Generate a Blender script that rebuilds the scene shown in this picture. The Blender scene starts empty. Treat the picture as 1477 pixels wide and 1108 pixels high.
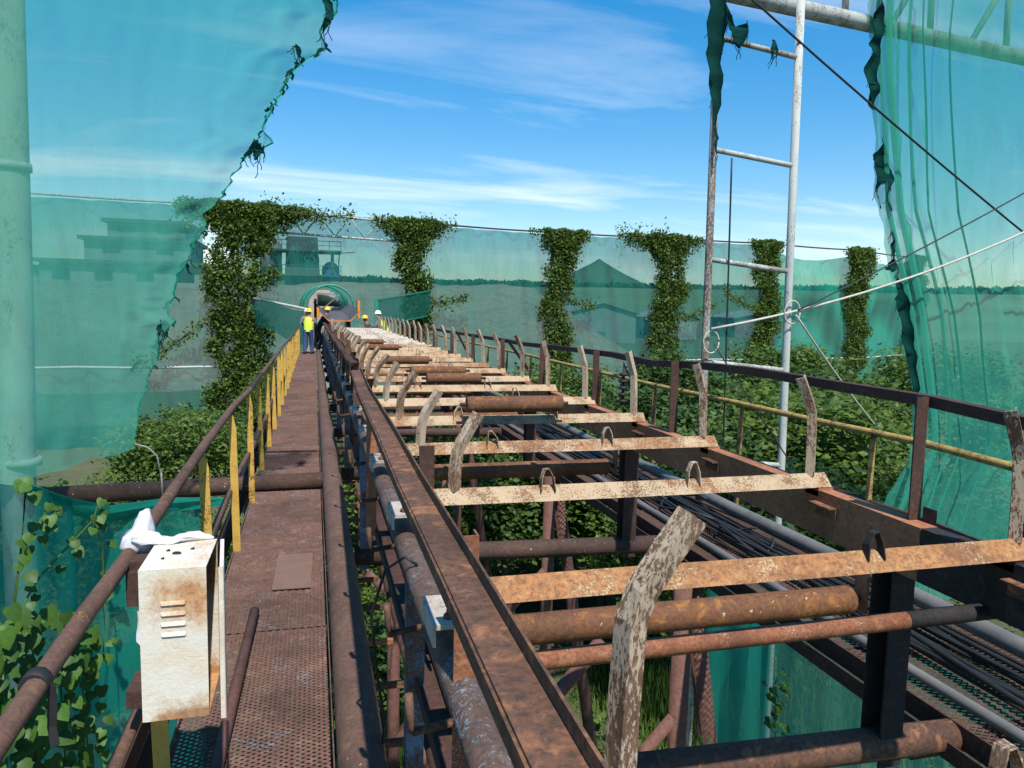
import bpy, math, random
import numpy as np
from mathutils import Vector, Matrix, Euler
random.seed(7); rng = np.random.default_rng(7)
R = math.radians
sc = bpy.context.scene
COL = sc.collection

# ------------------------------------------------------------------ camera
cam = bpy.data.cameras.new('camera'); camo = bpy.data.objects.new('camera', cam); COL.objects.link(camo)
FPX, CX, CY = 1075.0, 738.5, 554.0
d = Vector((452 - CX, -(432 - CY), -FPX)).normalized()
up = Vector((1, -0.0227, 0)).cross(d).normalized()
xx = d.cross(up)
camo.matrix_world = Matrix.Translation((0, 0, 1.95)) @ Matrix((xx, d, up)).to_4x4()
cam.sensor_width = 36; cam.lens = FPX / 1477 * 36
cam.clip_start = 0.05; cam.clip_end = 6000
sc.camera = camo

# ------------------------------------------------------------------ light
SUN_EL, SUN_AZ = R(58), R(174)          # azimuth clockwise from +Y, behind the camera to the right
sund = Vector((math.sin(SUN_AZ) * math.cos(SUN_EL), math.cos(SUN_AZ) * math.cos(SUN_EL), math.sin(SUN_EL)))
sl = bpy.data.lights.new('sun', 'SUN'); sl.energy = 3.4; sl.angle = R(0.8); sl.color = (1, 0.95, 0.87)
so = bpy.data.objects.new('sun', sl); COL.objects.link(so); so.location = (30, -30, 60)
so.rotation_euler = sund.to_track_quat('Z', 'Y').to_euler()
world = bpy.data.worlds.new('World'); sc.world = world; world.use_nodes = True
wt = world.node_tree; wn = wt.nodes; wl = wt.links
bg = wn['Background']; bg.inputs['Strength'].default_value = 0.12
sky = wn.new('ShaderNodeTexSky'); sky.sky_type = 'NISHITA'; sky.sun_disc = False
sky.sun_elevation = SUN_EL; sky.sun_rotation = SUN_AZ; sky.air_density = 1.0; sky.dust_density = 0.15; sky.ozone_density = 2.2
hs = wn.new('ShaderNodeHueSaturation'); hs.inputs['Saturation'].default_value = 1.85; hs.inputs['Value'].default_value = 1.0
def wmul(src, k):
    n = wn.new('ShaderNodeMixRGB'); n.blend_type = 'MULTIPLY'; n.inputs[0].default_value = 1; n.inputs[2].default_value = (k, k, k, 1); wl.new(src, n.inputs[1]); return n.outputs[0]
gm = wn.new('ShaderNodeGamma'); gm.inputs['Gamma'].default_value = 0.68; wl.new(wmul(sky.outputs[0], 1 / 2.0), gm.inputs[0])
wl.new(wmul(gm.outputs[0], 2.0), hs.inputs['Color'])
tc = wn.new('ShaderNodeTexCoord'); sep = wn.new('ShaderNodeSeparateXYZ'); wl.new(tc.outputs['Generated'], sep.inputs[0])
def wmath(op, a, b=None, clamp=False):
    n = wn.new('ShaderNodeMath'); n.operation = op; n.use_clamp = clamp
    for i, v in enumerate((a, b)):
        if v is None: continue
        if isinstance(v, (int, float)): n.inputs[i].default_value = v
        else: wl.new(v, n.inputs[i])
    return n.outputs[0]
zz = wmath('ADD', wmath('MAXIMUM', sep.outputs['Z'], 0.0), 0.16)
comb = wn.new('ShaderNodeCombineXYZ')
wl.new(wmath('DIVIDE', sep.outputs['X'], zz), comb.inputs[0]); wl.new(wmath('DIVIDE', sep.outputs['Y'], zz), comb.inputs[1])
mp = wn.new('ShaderNodeMapping'); mp.inputs['Rotation'].default_value = (0, 0, R(-28)); mp.inputs['Scale'].default_value = (0.55, 1.5, 1)
mp.inputs['Location'].default_value = (3.1, 1.2, 0)
wl.new(comb.outputs[0], mp.inputs[0])
n1 = wn.new('ShaderNodeTexNoise'); n1.inputs['Scale'].default_value = 1.0; n1.inputs['Detail'].default_value = 9; n1.inputs['Roughness'].default_value = 0.58
n1.inputs['Distortion'].default_value = 0.6
wl.new(mp.outputs[0], n1.inputs['Vector'])
cr = wn.new('ShaderNodeValToRGB'); cr.color_ramp.elements[0].position = 0.51; cr.color_ramp.elements[1].position = 0.76
wl.new(n1.outputs[0], cr.inputs[0])
mixc = wn.new('ShaderNodeMixRGB'); mixc.inputs[2].default_value = (5.2, 5.5, 5.8, 1)
elr = wn.new('ShaderNodeMapRange'); elr.inputs[1].default_value = 0.16; elr.inputs[2].default_value = 0.42; elr.inputs[3].default_value = 0.72; elr.inputs[4].default_value = 0.22
wl.new(sep.outputs['Z'], elr.inputs[0])
wl.new(wmath('MULTIPLY', cr.outputs[0], elr.outputs[0]), mixc.inputs[0]); wl.new(hs.outputs[0], mixc.inputs[1])
wl.new(mixc.outputs[0], bg.inputs['Color'])
sc.view_settings.view_transform = 'Standard'; sc.view_settings.look = 'None'
sc.view_settings.exposure = 0.95; sc.view_settings.gamma = 1.0; sc.view_settings.use_curve_mapping = False
try:
    sc.cycles.transparent_max_bounces = 24; sc.cycles.max_bounces = 7
except Exception: pass

# ------------------------------------------------------------------ materials
def mat(name):
    m = bpy.data.materials.new(name); m.use_nodes = True
    return m, m.node_tree.nodes, m.node_tree.links, m.node_tree.nodes['Principled BSDF']
def noise(nn, ll, scale, detail=6, rough=0.6, vec=None, dist=0.0):
    n = nn.new('ShaderNodeTexNoise'); n.inputs['Scale'].default_value = scale; n.inputs['Detail'].default_value = detail
    n.inputs['Roughness'].default_value = rough; n.inputs['Distortion'].default_value = dist
    if vec is not None: ll.new(vec, n.inputs['Vector'])
    return n.outputs[0]
def ramp(nn, ll, src, stops):
    r = nn.new('ShaderNodeValToRGB'); e = r.color_ramp.elements
    while len(e) < len(stops): e.new(0.5)
    for i, (p, c) in enumerate(stops):
        e[i].position = p; e[i].color = (c, c, c, 1) if isinstance(c, (int, float)) else (*c, 1)
    ll.new(src, r.inputs[0]); return r.outputs[0]
def mix(nn, ll, f, a, b, mode='MIX'):
    n = nn.new('ShaderNodeMixRGB'); n.blend_type = mode
    for i, v in enumerate((f, a, b)):
        if isinstance(v, (int, float)): n.inputs[i].default_value = v if i == 0 else (v, v, v, 1)
        elif isinstance(v, tuple): n.inputs[i].default_value = (*v, 1)
        else: ll.new(v, n.inputs[i])
    return n.outputs[0]
def posvec(nn, ll, scale=(1, 1, 1)):
    g = nn.new('ShaderNodeNewGeometry'); mpn = nn.new('ShaderNodeMapping'); mpn.inputs['Scale'].default_value = scale
    ll.new(g.outputs['Position'], mpn.inputs[0]); return mpn.outputs[0]
def bump(nn, ll, h, bsdf, strength=0.3, dist=0.004):
    b = nn.new('ShaderNodeBump'); b.inputs['Strength'].default_value = strength; b.inputs['Distance'].default_value = dist
    ll.new(h, b.inputs['Height']); ll.new(b.outputs[0], bsdf.inputs['Normal'])
def rusty(name, rust=(0.16, 0.065, 0.035), dark=(0.055, 0.032, 0.025), light=(0.30, 0.13, 0.055), paint=None, amount=0.5, scale=5.0, fleck=None, rough=0.8, metal=0.0, stretch=(1, 1, 1)):
    """rusted steel: blotches of dark, mid and orange rust, with peeling paint over it"""
    m, nn, ll, b = mat(name)
    v = posvec(nn, ll, stretch)
    big = noise(nn, ll, scale, 8, 0.62, v, 0.4)
    col = ramp(nn, ll, big, [(0.30, dark), (0.46, rust), (0.60, rust), (0.74, light)])
    fine = noise(nn, ll, scale * 14, 5, 0.7, v)
    col = mix(nn, ll, ramp(nn, ll, fine, [(0.38, 0.85), (0.56, 0.0)]), col, dark)
    mid_ = noise(nn, ll, scale * 4.5, 6, 0.66, v, 0.5)
    col = mix(nn, ll, ramp(nn, ll, mid_, [(0.54, 0.0), (0.68, 0.75)]), col, light)
    col = mix(nn, ll, ramp(nn, ll, noise(nn, ll, scale * 0.5, 4, 0.6, v), [(0.35, 0.45), (0.55, 0.0)]), col, tuple(x * .6 for x in dark))
    hgt = fine
    if paint is not None:
        p = noise(nn, ll, scale * 1.7, 10, 0.68, v, 0.3)
        p2 = noise(nn, ll, scale * 26, 6, 0.75, v)
        pm = mix(nn, ll, 0.55, p, p2)
        thr = 0.5 + (0.5 - amount) * 0.26
        oi = nn.new('ShaderNodeObjectInfo'); pm = mix(nn, ll, 1.0, pm, ramp(nn, ll, oi.outputs['Random'], [(0.0, 0.0), (1.0, 0.055)]), 'ADD')
        thr += 0.027
        msk = ramp(nn, ll, pm, [(thr - 0.018, 0.0), (thr + 0.018, 0.95)])
        pc = mix(nn, ll, ramp(nn, ll, noise(nn, ll, scale * 3, 5, 0.6, v), [(0.35, 0.0), (0.75, 1.0)]), paint, tuple(c * 0.62 + r_ * 0.3 for c, r_ in zip(paint, light)))
        col = mix(nn, ll, msk, col, pc); hgt = mix(nn, ll, 0.5, fine, msk)
    if fleck is not None:
        f = ramp(nn, ll, noise(nn, ll, 46, 2, 0.5, v), [(0.72, 0.0), (0.74, 1.0)])
        col = mix(nn, ll, f, col, fleck)
    ll.new(col, b.inputs['Base Color']); b.inputs['Roughness'].default_value = rough; b.inputs['Metallic'].default_value = metal
    b.inputs['Specular IOR Level'].default_value = 0.25
    bump(nn, ll, hgt, b, 0.7, 0.004)
    return m
def plain(name, c, rough=0.6, var=0.25, scale=8, metal=0.0, spec=0.4):
    m, nn, ll, b = mat(name); v = posvec(nn, ll)
    n = noise(nn, ll, scale, 6, 0.65, v)
    ll.new(mix(nn, ll, ramp(nn, ll, n, [(0.3, 0.0), (0.7, 1.0)]), tuple(x * (1 - var) for x in c), tuple(min(1, x * (1 + var)) for x in c)), b.inputs['Base Color'])
    b.inputs['Roughness'].default_value = rough; b.inputs['Metallic'].default_value = metal; b.inputs['Specular IOR Level'].default_value = spec
    bump(nn, ll, n, b, 0.15, 0.003)
    return m
def netmat(name, c, opac, tint=(0.82, 0.97, 0.93), streak=0.12, trans=0.5):
    """woven shade net: threads cover part of the sheet, the rest is open"""
    m, nn, ll, b = mat(name); nn.remove(b); out = nn['Material Output']
    v = posvec(nn, ll, (1, 1, 0.12))
    f = noise(nn, ll, 7.0, 6, 0.7, v)
    v2 = posvec(nn, ll, (0.5, 0.5, 0.5)); f2 = noise(nn, ll, 1.3, 4, 0.6, v2)
    wa = noise(nn, ll, 1.0, 3, 0.7, posvec(nn, ll, (90, 30, 5))); wb = noise(nn, ll, 1.0, 3, 0.7, posvec(nn, ll, (4, 4, 110)))
    f = mix(nn, ll, 0.45, f, mix(nn, ll, 0.5, wa, wb))
    fac = ramp(nn, ll, mix(nn, ll, 0.42, f, f2), [(0.34, opac - streak * 1.3), (0.66, opac + streak * 1.3)])
    dcol = mix(nn, ll, f2, tuple(x * 0.8 for x in c), tuple(min(1, x * 1.2) for x in c))
    tr = nn.new('ShaderNodeBsdfTransparent'); tr.inputs[0].default_value = (*tint, 1)
    df = nn.new('ShaderNodeBsdfDiffuse'); tl = nn.new('ShaderNodeBsdfTranslucent')
    ll.new(dcol, df.inputs[0]); ll.new(dcol, tl.inputs[0])
    ms = nn.new('ShaderNodeMixShader'); ms.inputs[0].default_value = trans; ll.new(df.outputs[0], ms.inputs[1]); ll.new(tl.outputs[0], ms.inputs[2])
    m2 = nn.new('ShaderNodeMixShader'); ll.new(fac, m2.inputs[0]); ll.new(tr.outputs[0], m2.inputs[1]); ll.new(ms.outputs[0], m2.inputs[2])
    ll.new(m2.outputs[0], out.inputs[0]); return m
def leafmat(name, a, c, tr=0.35):
    m, nn, ll, b = mat(name); out = nn['Material Output']
    g = nn.new('ShaderNodeNewGeometry')
    n = noise(nn, ll, 0.9, 4, 0.6, g.outputs['Position'])
    f = mix(nn, ll, 0.5, g.outputs['Random Per Island'], n)
    col = ramp(nn, ll, f, [(0.2, a), (0.75, c), (0.95, tuple(min(1, x * 1.5) for x in c))])
    ll.new(col, b.inputs['Base Color']); b.inputs['Roughness'].default_value = 0.5; b.inputs['Specular IOR Level'].default_value = 0.3
    tl = nn.new('ShaderNodeBsdfTranslucent'); ll.new(col, tl.inputs[0])
    ms = nn.new('ShaderNodeMixShader'); ms.inputs[0].default_value = tr; ll.new(b.outputs[0], ms.inputs[1]); ll.new(tl.outputs[0], ms.inputs[2])
    ll.new(ms.outputs[0], out.inputs[0]); return m

MT = {}
MT['rail'] = rusty('rail_rust', (0.13, 0.07, 0.05), (0.075, 0.045, 0.036), (0.19, 0.10, 0.06), paint=(0.36, 0.22, 0.07), amount=0.25, scale=6)
MT['yellow'] = rusty('yellow_paint', paint=(0.58, 0.36, 0.07), amount=0.76, scale=4)
MT['yellow_worn'] = rusty('yellow_worn', (0.17, 0.09, 0.04), paint=(0.42, 0.30, 0.09), amount=0.52, scale=5)
MT['pipe'] = rusty('pipe_brown', (0.13, 0.075, 0.055), (0.085, 0.05, 0.04), (0.19, 0.115, 0.08), scale=3.2, fleck=(0.30, 0.24, 0.18))
MT['darkpipe'] = rusty('pipe_dark', (0.085, 0.05, 0.038), (0.045, 0.028, 0.024), (0.13, 0.07, 0.045), scale=4, fleck=(0.5, 0.46, 0.4))
MT['deck'] = rusty('deck_rust', (0.14, 0.075, 0.058), (0.075, 0.045, 0.036), (0.21, 0.135, 0.10), paint=(0.17, 0.17, 0.19), amount=0.2, scale=2.4)
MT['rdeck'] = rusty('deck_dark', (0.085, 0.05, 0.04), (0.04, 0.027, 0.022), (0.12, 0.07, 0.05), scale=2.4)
MT['cream'] = rusty('cream_on_rust', (0.30, 0.14, 0.06), (0.11, 0.055, 0.035), (0.44, 0.23, 0.10), paint=(0.41, 0.32, 0.21), amount=0.58, scale=4.5)
MT['cream_orange'] = rusty('orange_rust_cream', (0.34, 0.155, 0.06), (0.14, 0.065, 0.038), (0.46, 0.25, 0.10), paint=(0.44, 0.31, 0.18), amount=0.40, scale=4.5)
MT['wing'] = rusty('wing_rust', (0.22, 0.12, 0.07), (0.09, 0.05, 0.035), (0.33, 0.19, 0.10), paint=(0.46, 0.365, 0.265), amount=0.56, scale=5.0, stretch=(1, 1, 0.38))
MT['greyband'] = rusty('grey_dust', (0.24, 0.17, 0.12), (0.13, 0.09, 0.07), (0.34, 0.24, 0.17), paint=(0.46, 0.41, 0.35), amount=0.6, scale=3)
MT['roller'] = rusty('roller_rust', (0.16, 0.07, 0.032), (0.08, 0.042, 0.03), (0.36, 0.16, 0.04), scale=3.4, fleck=(0.4, 0.34, 0.28))
MT['orange'] = rusty('orange_rust', (0.27, 0.105, 0.05), (0.13, 0.055, 0.035), (0.42, 0.20, 0.10), paint=(0.46, 0.30, 0.22), amount=0.30, scale=6)
MT['channel'] = rusty('channel_rust', (0.13, 0.065, 0.04), (0.055, 0.035, 0.028), (0.36, 0.16, 0.075), scale=3.0)
MT['guard'] = rusty('guard_dark', (0.075, 0.038, 0.030), (0.04, 0.024, 0.02), (0.13, 0.06, 0.04), scale=4)
MT['rstringer'] = rusty('stringer_rust', (0.36, 0.145, 0.07), (0.21, 0.09, 0.05), (0.42, 0.20, 0.11), scale=2.6)
MT['soot'] = rusty('soot_black', (0.03, 0.026, 0.025), (0.016, 0.015, 0.015), (0.06, 0.045, 0.035), scale=3)
MT['blue'] = rusty('blue_paint_worn', (0.13, 0.075, 0.055), (0.07, 0.045, 0.035), (0.17, 0.10, 0.07), paint=(0.12, 0.19, 0.27), amount=0.5, scale=4)
MT['stringer'] = rusty('stringer_worn', (0.12, 0.075, 0.06), (0.065, 0.042, 0.035), (0.17, 0.11, 0.08), paint=(0.20, 0.23, 0.27), amount=0.34, scale=3.4)
MT['whiteplate'] = rusty('white_plate', (0.26, 0.14, 0.08), paint=(0.44, 0.41, 0.36), amount=0.68, scale=7)
MT['leg'] = rusty('leg_rust', (0.15, 0.07, 0.055), (0.09, 0.045, 0.036), (0.19, 0.10, 0.075), scale=3)
MT['galv'] = rusty('galvanised', (0.27, 0.24, 0.20), (0.13, 0.10, 0.08), (0.36, 0.33, 0.29), paint=(0.44, 0.48, 0.46), amount=0.66, scale=4, stretch=(1, 1, 0.4))
MT['galvdark'] = rusty('galvanised_rusted', (0.20, 0.15, 0.12), (0.08, 0.06, 0.05), (0.34, 0.30, 0.26), paint=(0.40, 0.37, 0.33), amount=0.5, scale=4, stretch=(1, 1, 0.4))
MT['greypipe'] = plain('grey_pipe', (0.135, 0.13, 0.125), 0.55, 0.25, 5)
MT['rubber'] = plain('black_rubber', (0.018, 0.018, 0.019), 0.55, 0.3, 10)
MT['belt'] = plain('belt_grey', (0.075, 0.075, 0.08), 0.75, 0.35, 3)
MT['beltedge'] = plain('belt_edge_orange', (0.55, 0.16, 0.05), 0.6, 0.3, 4)
MT['cabinet'] = rusty('cabinet_white', (0.46, 0.20, 0.07), (0.26, 0.11, 0.045), (0.58, 0.30, 0.12), paint=(0.74, 0.69, 0.57), amount=0.80, scale=5.5)
def cabmat():
    m = rusty('cabinet_stained', (0.46, 0.20, 0.07), (0.26, 0.11, 0.045), (0.58, 0.30, 0.12))
    nn, ll = m.node_tree.nodes, m.node_tree.links; b = nn['Principled BSDF']; old = b.inputs['Base Color'].links[0].from_socket
    g = nn.new('ShaderNodeNewGeometry'); sp_ = nn.new('ShaderNodeSeparateXYZ'); ll.new(g.outputs['Position'], sp_.inputs[0])
    mr = nn.new('ShaderNodeMapRange'); mr.inputs[1].default_value = .60; mr.inputs[2].default_value = 1.11; ll.new(sp_.outputs['Z'], mr.inputs[0])
    zb = ramp(nn, ll, mr.outputs[0], [(0.0, .75), (.09, .22), (.22, .04), (.55, .08), (.70, .34), (.84, .44), (.93, .2), (1.0, .14)])
    mx = nn.new('ShaderNodeMapRange'); mx.inputs[1].default_value = -.53; mx.inputs[2].default_value = -.33; ll.new(sp_.outputs['X'], mx.inputs[0])
    xb = ramp(nn, ll, mx.outputs[0], [(0.0, .0), (.25, .5), (.55, .75), (.85, 1.0), (1.0, .7)])
    bias = mix(nn, ll, 1.0, zb, xb, 'MULTIPLY')
    n = mix(nn, ll, .5, noise(nn, ll, 14, 8, .7, g.outputs['Position']), noise(nn, ll, 90, 5, .7, g.outputs['Position']))
    msk = ramp(nn, ll, mix(nn, ll, 1.0, n, bias, 'ADD'), [(.60, 0.0), (.86, .85)])
    soft = ramp(nn, ll, mix(nn, ll, 1.0, noise(nn, ll, 9, 4, .6, g.outputs['Position']), bias, 'ADD'), [(.50, (0.64, 0.61, 0.53)), (.80, (0.62, 0.50, 0.34))])
    ll.new(mix(nn, ll, msk, soft, old), b.inputs['Base Color']); b.inputs['Roughness'].default_value = .5; return m
MT['cabinet'] = cabmat()
MT['cabside'] = rusty('cabinet_door', (0.40, 0.20, 0.10), paint=(0.70, 0.64, 0.54), amount=0.86, scale=5)
MT['cloth'] = plain('white_cloth', (0.58, 0.58, 0.60), 0.85, 0.06, 20)
MT['black'] = plain('matt_black', (0.015, 0.015, 0.016), 0.7, 0.2, 30)
MT['plate'] = plain('brown_plate', (0.16, 0.095, 0.072), 0.75, 0.12, 9)
MT['netL'] = netmat('net_green', (0.11, 0.50, 0.37), 0.54, tint=(0.95, 0.98, 0.97), streak=.08)
MT['netR'] = netmat('net_green_right', (0.07, 0.44, 0.32), 0.58, tint=(0.92, 0.97, 0.95))
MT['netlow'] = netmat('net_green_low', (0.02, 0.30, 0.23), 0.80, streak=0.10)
MT['netwall'] = netmat('net_wall', (0.03, 0.23, 0.175), 0.63, tint=(0.70, 0.88, 0.90), streak=0.07)
MT['netdense'] = netmat('net_wall_dense', (0.03, 0.36, 0.26), 0.74)
MT['tatter'] = netmat('net_tatter', (0.012, 0.075, 0.065), 0.9, streak=0.05)
MT['leaf'] = leafmat('leaf_bush', (0.055, 0.110, 0.018), (0.150, 0.225, 0.042), .45)
MT['leafdark'] = leafmat('leaf_dark', (0.036, 0.085, 0.018), (0.095, 0.165, 0.036), .45)
MT['vine'] = leafmat('leaf_vine', (0.050, 0.100, 0.018), (0.150, 0.225, 0.042), .42)
MT['leafnear'] = leafmat('leaf_near', (0.045, 0.115, 0.018), (0.10, 0.22, 0.035), 0.3)
MT['grass'] = leafmat('grass_blade', (0.075, 0.15, 0.028), (0.17, 0.26, 0.06), .45)
MT['bark'] = plain('bark', (0.09, 0.07, 0.05), 0.9, 0.4, 12)
MT['ground'] = None
def groundmat():
    m, nn, ll, b = mat('ground_earth'); v = posvec(nn, ll)
    a = noise(nn, ll, 0.12, 8, 0.65, v); c = noise(nn, ll, 3.0, 6, 0.7, v)
    col = ramp(nn, ll, mix(nn, ll, 0.35, a, c), [(0.32, (0.035, 0.05, 0.018)), (0.5, (0.075, 0.085, 0.035)), (0.68, (0.13, 0.11, 0.07))])
    ll.new(col, b.inputs['Base Color']); b.inputs['Roughness'].default_value = 0.95; bump(nn, ll, c, b, 0.6, 0.05); return m
MT['ground'] = groundmat()
def hillmat():
    m, nn, ll, b = mat('stockpile_earth'); v = posvec(nn, ll, (1, 1, 2.2))
    a = noise(nn, ll, 0.16, 9, 0.68, v, 0.8); c = noise(nn, ll, 1.4, 7, 0.7, v)
    col = ramp(nn, ll, mix(nn, ll, 0.45, a, c), [(0.34, (0.12, 0.11, 0.08)), (0.5, (0.22, 0.18, 0.14)), (0.66, (0.32, 0.26, 0.20))])
    ll.new(col, b.inputs['Base Color']); b.inputs['Roughness'].default_value = 0.95; bump(nn, ll, c, b, 0.7, 0.3); return m
MT['hill'] = hillmat()
MT['ridge'] = plain('ridge_field', (0.10, 0.125, 0.06), 0.95, 0.35, 0.012)
MT['forest'] = plain('far_forest', (0.028, 0.05, 0.026), 0.95, 0.35, 0.05)
MT['mount'] = plain('mountain', (0.05, 0.07, 0.045), 0.95, 0.3, 0.02)
MT['concrete'] = plain('concrete', (0.30, 0.29, 0.27), 0.85, 0.2, 0.8)
MT['sheet'] = plain('metal_sheet', (0.20, 0.21, 0.21), 0.6, 0.2, 0.5)
MT['steelgreen'] = plain('steel_grey_green', (0.10, 0.12, 0.11), 0.7, 0.3, 0.8)
MT['bluetank'] = plain('blue_tank', (0.05, 0.20, 0.42), 0.5, 0.15, 0.8)
MT['glass'] = plain('window_dark', (0.03, 0.04, 0.05), 0.15, 0.1, 1)
MT['skin'] = plain('skin', (0.24, 0.13, 0.085), 0.6, 0.1, 20)
MT['hivis'] = plain('hivis_vest', (0.50, 0.66, 0.05), 0.7, 0.1, 20)
MT['trouser'] = plain('blue_trousers', (0.04, 0.07, 0.16), 0.85, 0.25, 20)
MT['darkcloth'] = plain('dark_shirt', (0.03, 0.032, 0.04), 0.85, 0.25, 20)
MT['greyshirt'] = plain('grey_shirt', (0.12, 0.13, 0.15), 0.85, 0.25, 20)
MT['helmw'] = plain('helmet_white', (0.82, 0.82, 0.80), 0.35, 0.04, 5)
MT['helmy'] = plain('helmet_yellow', (0.75, 0.46, 0.03), 0.35, 0.05, 5)
MT['orangeplate'] = plain('orange_guard', (0.62, 0.24, 0.02), 0.6, 0.2, 4)
MT['rope'] = plain('rope_pale', (0.45, 0.42, 0.36), 0.9, 0.15, 20)
MT['greenframe'] = plain('green_frame', (0.02, 0.22, 0.15), 0.5, 0.2, 5)

# ------------------------------------------------------------------ mesh helpers
def V(*a): return Vector(a)
class MB:
    def __init__(s): s.v = []; s.f = []; s.sm = []
    def add(s, vs, fs, smooth=False):
        o = len(s.v); s.v += [tuple(x) for x in vs]; s.f += [tuple(i + o for i in f) for f in fs]
        s.sm += [smooth] * len(fs) if not isinstance(smooth, list) else smooth
        return s
    def sweep(s, prof, path, upv=(0, 0, 1), smooth=False, caps=True, scale=None, twist=None):
        """closed 2-D profile (side, up) swept along a path"""
        P = [Vector(p) for p in path]; n = len(prof); vs = []
        for i, p in enumerate(P):
            t = (P[min(i + 1, len(P) - 1)] - P[max(i - 1, 0)]).normalized()
            u = Vector(upv)
            if abs(t.dot(u)) > 0.97: u = Vector((0, 1, 0)) if abs(t.y) < 0.9 else Vector((1, 0, 0))
            sd = t.cross(u).normalized(); uu = sd.cross(t)
            k = 1 if scale is None else scale[i]
            a = 0 if twist is None else twist[i]; ca, sa = math.cos(a), math.sin(a)
            vs += [p + sd * ((q[0] * ca - q[1] * sa) * k) + uu * ((q[0] * sa + q[1] * ca) * k) for q in prof]
        fs = []; sm = []
        for i in range(len(P) - 1):
            for j in range(n):
                a, b = i * n + j, i * n + (j + 1) % n
                fs.append((a, b, b + n, a + n)); sm.append(smooth)
        if caps:
            fs.append(tuple(range(n - 1, -1, -1))); fs.append(tuple(range((len(P) - 1) * n, len(P) * n))); sm += [False, False]
        return s.add(vs, fs, sm)
    def tube(s, path, r, n=10, **k):
        pr = [(math.cos(2 * math.pi * i / n) * r, math.sin(2 * math.pi * i / n) * r) for i in range(n)]
        return s.sweep(pr, path, smooth=True, **k)
    def bar(s, p, q, w, h, upv=(0, 0, 1)):
        return s.sweep([(-w / 2, -h / 2), (w / 2, -h / 2), (w / 2, h / 2), (-w / 2, h / 2)], [p, q], upv)
    def box(s, x0, x1, y0, y1, z0, z1):
        vs = [(x, y, z) for x in (x0, x1) for y in (y0, y1) for z in (z0, z1)]
        return s.add(vs, [(0, 1, 3, 2), (4, 6, 7, 5), (0, 4, 5, 1), (2, 3, 7, 6), (0, 2, 6, 4), (1, 5, 7, 3)])
    def lathe(s, prof, c, n=16, axis=2):
        vs = []
        for (r, h) in prof:
            for i in range(n):
                a = 2 * math.pi * i / n; vs.append((c[0] + r * math.cos(a), c[1] + r * math.sin(a), c[2] + h))
        fs = [(i * n + j, i * n + (j + 1) % n, (i + 1) * n + (j + 1) % n, (i + 1) * n + j) for i in range(len(prof) - 1) for j in range(n)]
        sm = [True] * len(fs)
        fs += [tuple(range(n - 1, -1, -1)), tuple(range((len(prof) - 1) * n, len(prof) * n))]; sm += [False, False]
        return s.add(vs, fs, sm)
def angle(w, t, h=None):                       # L profile, corner at origin
    h = h or w
    return [(0, 0), (w, 0), (w, t), (t, t), (t, h), (0, h)]
def chan(w, h, t):                             # U profile opening to +side
    return [(0, 0), (w, 0), (w, t), (t, t), (t, h - t), (w, h - t), (w, h), (0, h)]
WORG = {}
def setp(o, label=None, cat=None, group=None, kind=None):
    if label: o['label'] = label
    if cat: o['category'] = cat
    if group: o['group'] = group
    if kind: o['kind'] = kind
    return o
def obj(name, mb, m, parent=None, label=None, cat=None, group=None, kind=None, bevel=0):
    """geometry is given in world coordinates; the origin goes to the base of the thing or to its parent's"""
    vs = np.array(mb.v, dtype=float)
    if parent is None:
        org = Vector(((vs[:, 0].min() + vs[:, 0].max()) / 2, (vs[:, 1].min() + vs[:, 1].max()) / 2, vs[:, 2].min()))
    else: org = WORG[parent]
    me = bpy.data.meshes.new(name); me.from_pydata((vs - np.array(org)).tolist(), [], mb.f)
    me.polygons.foreach_set('use_smooth', mb.sm)
    me.materials.append(MT[m] if isinstance(m, str) else m); me.update()
    o = bpy.data.objects.new(name, me); COL.objects.link(o); WORG[o] = org
    if parent is None: o.location = org
    else: o.parent = parent
    if bevel:
        b = o.modifiers.new('bevel', 'BEVEL'); b.width = bevel; b.segments = 2; b.limit_method = 'ANGLE'
    return setp(o, label, cat, group, kind)
def thing(name, loc, label, cat, group=None):
    o = bpy.data.objects.new(name, None); COL.objects.link(o); o.location = loc; o.empty_display_size = 0.2
    WORG[o] = Vector(loc); return setp(o, label, cat, group)
def dup(o, loc, label=None, parent=None):
    c = o.copy(); COL.objects.link(c); c.parent = parent
    if parent is None: c.location = loc
    if label: c['label'] = label
    for ch in list(o.children): dup(ch, None, None, c)
    return c
ORD = ['first', 'second', 'third', 'fourth', 'fifth', 'sixth', 'seventh', 'eighth', 'ninth', 'tenth', 'eleventh', 'twelfth', 'thirteenth', 'fourteenth', 'fifteenth', 'sixteenth', 'seventeenth', 'eighteenth', 'nineteenth', 'twentieth', 'twenty-first', 'twenty-second', 'twenty-third', 'twenty-fourth', 'twenty-fifth', 'twenty-sixth', 'twenty-seventh', 'twenty-eighth', 'twenty-ninth', 'thirtieth']
def sag(y): return -0.009 * max(0.0, y - 4)
def ru(a, b): return random.uniform(a, b)

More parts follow.
